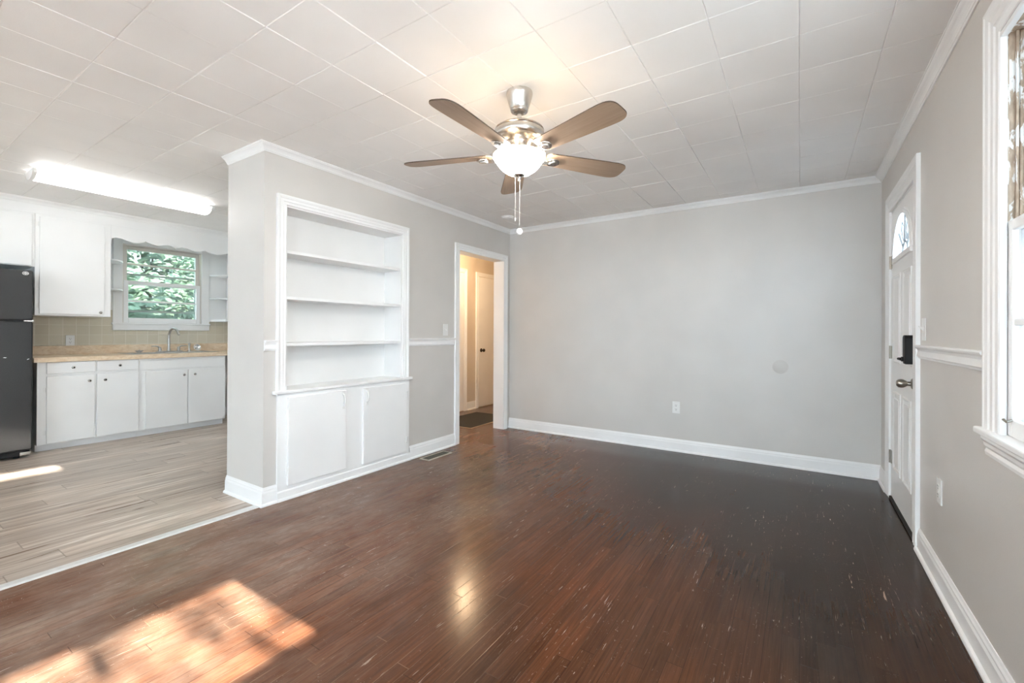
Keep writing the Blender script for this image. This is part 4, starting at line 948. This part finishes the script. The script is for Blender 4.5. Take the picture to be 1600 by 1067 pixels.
# ------------------------------------------------------------------ hall doors and mat
def hall_door(name, y0, y1, hinge_low, ztop, knob_y):
    t = thing(name, (HX, (y0+y1)/2, 0), kind=ST)
    m = MB(); m.sweep([(HX, y0, 0), (HX, y0, ztop), (HX, y1, ztop), (HX, y1, 0)], casing_prof(0.062, 0.018), (1, 0, 0)); m.build('casing', M_WHITE, t)
    sl_ = MB().box(HX-0.0, HX+0.010, y0+0.006, y1-0.006, 0.012, ztop-0.006).build('slab', M_WHITE, t, bevel=0.003)
    MB().lathe([(0.030, 0), (0.030, 0.004), (0.013, 0.010), (0.011, 0.030), (0.022, 0.040), (0.027, 0.052), (0.022, 0.064), (0, 0.068)], (HX+0.010, knob_y, 0.895), (1, 0, 0), 24).build('knob', M_BRONZE, t, smooth=True)
    hy = y0+0.006 if hinge_low else y1-0.006
    for z in (0.30, 1.80):
        m = MB(); m.tube([(HX+0.014, hy, z-0.045), (HX+0.014, hy, z+0.045)], 0.006, 8); m.build('hinge', M_BRONZE, t)
    return t
t = hall_door('door_2', 5.530, 6.34, False, 2.050, 5.60)
m = MB(); m.tube([(HX+0.012, 5.955, 1.93), (HX+0.04, 5.955, 1.925), (HX+0.045, 5.955, 1.80), (HX+0.012, 5.955, 1.79)], 0.007, 8); m.tube([(HX+0.04, 5.955, 1.92), (HX+0.05, 5.90, 1.935)], 0.006, 8); m.build('coat_hook', M_BRONZE, t)
hall_door('door_3', 4.37, 5.180, True, 2.065, 4.44)
dm = thing('doormat', (-3.68, 4.73, 0), 'black doormat with a pale border on the hall floor', 'doormat')
MB().box(-4.0, -3.358, 4.266, 5.203, 0.0, 0.006).build('border', M_MATEDGE, dm, bevel=0.002)
MB().box(-3.980, -3.378, 4.286, 5.183, 0.0062, 0.011).build('pile', M_DOORMAT, dm, bevel=0.003)
hl = point('hall_lamp', (-3.70, 4.55, 2.30), 28.0, (1.0, 0.70, 0.42), 0.08)

# ------------------------------------------------------------------ outside
MB().box(-30, 30, -30, 30, -0.62, -0.5).build('ground', M_GROUND, kind=ST)
def foliage(name, cx, cy, zc, rx, ry, rz, n, size, mat, label, seed, trunk):
    rd = random.Random(seed); t = thing(name, (cx, cy, -0.5), label, 'shrub')
    m = MB(); b = m.bm
    for i in range(n):
        while True:
            p = Vector((rd.uniform(-1, 1), rd.uniform(-1, 1), rd.uniform(-1, 1)))
            if 0.25 < p.length < 1: break
        q = Vector((cx+p.x*rx, cy+p.y*ry, zc+p.z*rz)); sc = size*rd.uniform(0.6, 1.35)
        E_ = Matrix.Rotation(rd.uniform(0, 2*PI), 3, 'Z') @ Matrix.Rotation(rd.uniform(-1.2, 1.2), 3, 'X') @ Matrix.Rotation(rd.uniform(-0.8, 0.8), 3, 'Y')
        pts = [(-0.5, 0, 0), (-0.15, 0.26, 0.05), (0.2, 0.22, 0.05), (0.55, 0, -0.06), (0.2, -0.22, 0.05), (-0.15, -0.26, 0.05)]
        v = [b.verts.new(q + E_ @ (Vector(k)*sc)) for k in pts]
        b.faces.new((v[0], v[1], v[2], v[3])); b.faces.new((v[0], v[3], v[4], v[5]))
    m.build('leaves', mat, t)
    m = MB()
    for i in range(trunk):
        a = 2*PI*i/trunk; m.tube([(cx+0.05*math.cos(a), cy+0.05*math.sin(a), -0.5), (cx+0.12*rx*math.cos(a), cy+0.2*ry*math.sin(a), zc*0.4), (cx+0.4*rx*math.cos(a), cy+0.45*ry*math.sin(a), zc+rz*0.4)], [0.05, 0.035, 0.012], 8)
    m.build('stems', M_BARK, t)
foliage('shrub', -9.3, 2.25, 1.05, 0.75, 0.85, 1.35, 2800, 0.15, M_LEAF, 'dark green leafy shrub nearest behind the kitchen window glass', 1, 5)
foliage('shrub', -9.8, 4.05, 1.20, 0.85, 0.92, 1.5, 2800, 0.15, M_LEAF, 'dark green leafy shrub seen in the right half of the kitchen window', 2, 5)
foliage('tree', -12.6, 4.0, 3.2, 1.2, 3.6, 3.2, 11000, 0.26, M_LEAF2, 'pale green tree filling the top of the kitchen window behind the shrubs', 3, 4)
foliage('tree', 3.7, 0.60, 2.12, 0.55, 0.85, 0.50, 150, 0.13, M_LEAF, 'loose young tree added outside the right wall windows to dapple the sun patch', 5, 3)  # added in the sun's path to break up the floor patch
nb = thing('sun_block_house', (7.5, 6.0, -0.5), 'white sided building added outside the right wall to block the sun', 'sun_block_house')
m = MB(); m.box(6.0, 9.0, 1.08, 12.0, -0.5, 5.2)  # added mass keeps direct sun off the visible window
for i in range(28): m.prism([(6.0, -0.5+i*0.2), (5.985, -0.5+i*0.2), (6.0, -0.5+i*0.2+0.19)], 'y', 1.08, 12.0)
m.build('wall', M_SIDING, nb)

# ------------------------------------------------------------------ repeats share a group
GROUPS = {'outlet': 'white wall outlets', 'light_switch': 'white wall switches', 'corner_shelf': 'small rounded shelves beside the kitchen window',
          'sink_strainer': 'metal sink strainers', 'base_cabinet': 'white kitchen base cabinets', 'wall_cabinet': 'white kitchen wall cabinets', 'shrub': 'shrubs behind the kitchen window'}
for o in list(S.objects):
    k = o.name.split('.')[0]
    if o.parent is None and k in GROUPS and o.get('label'): o['group'] = GROUPS[k]
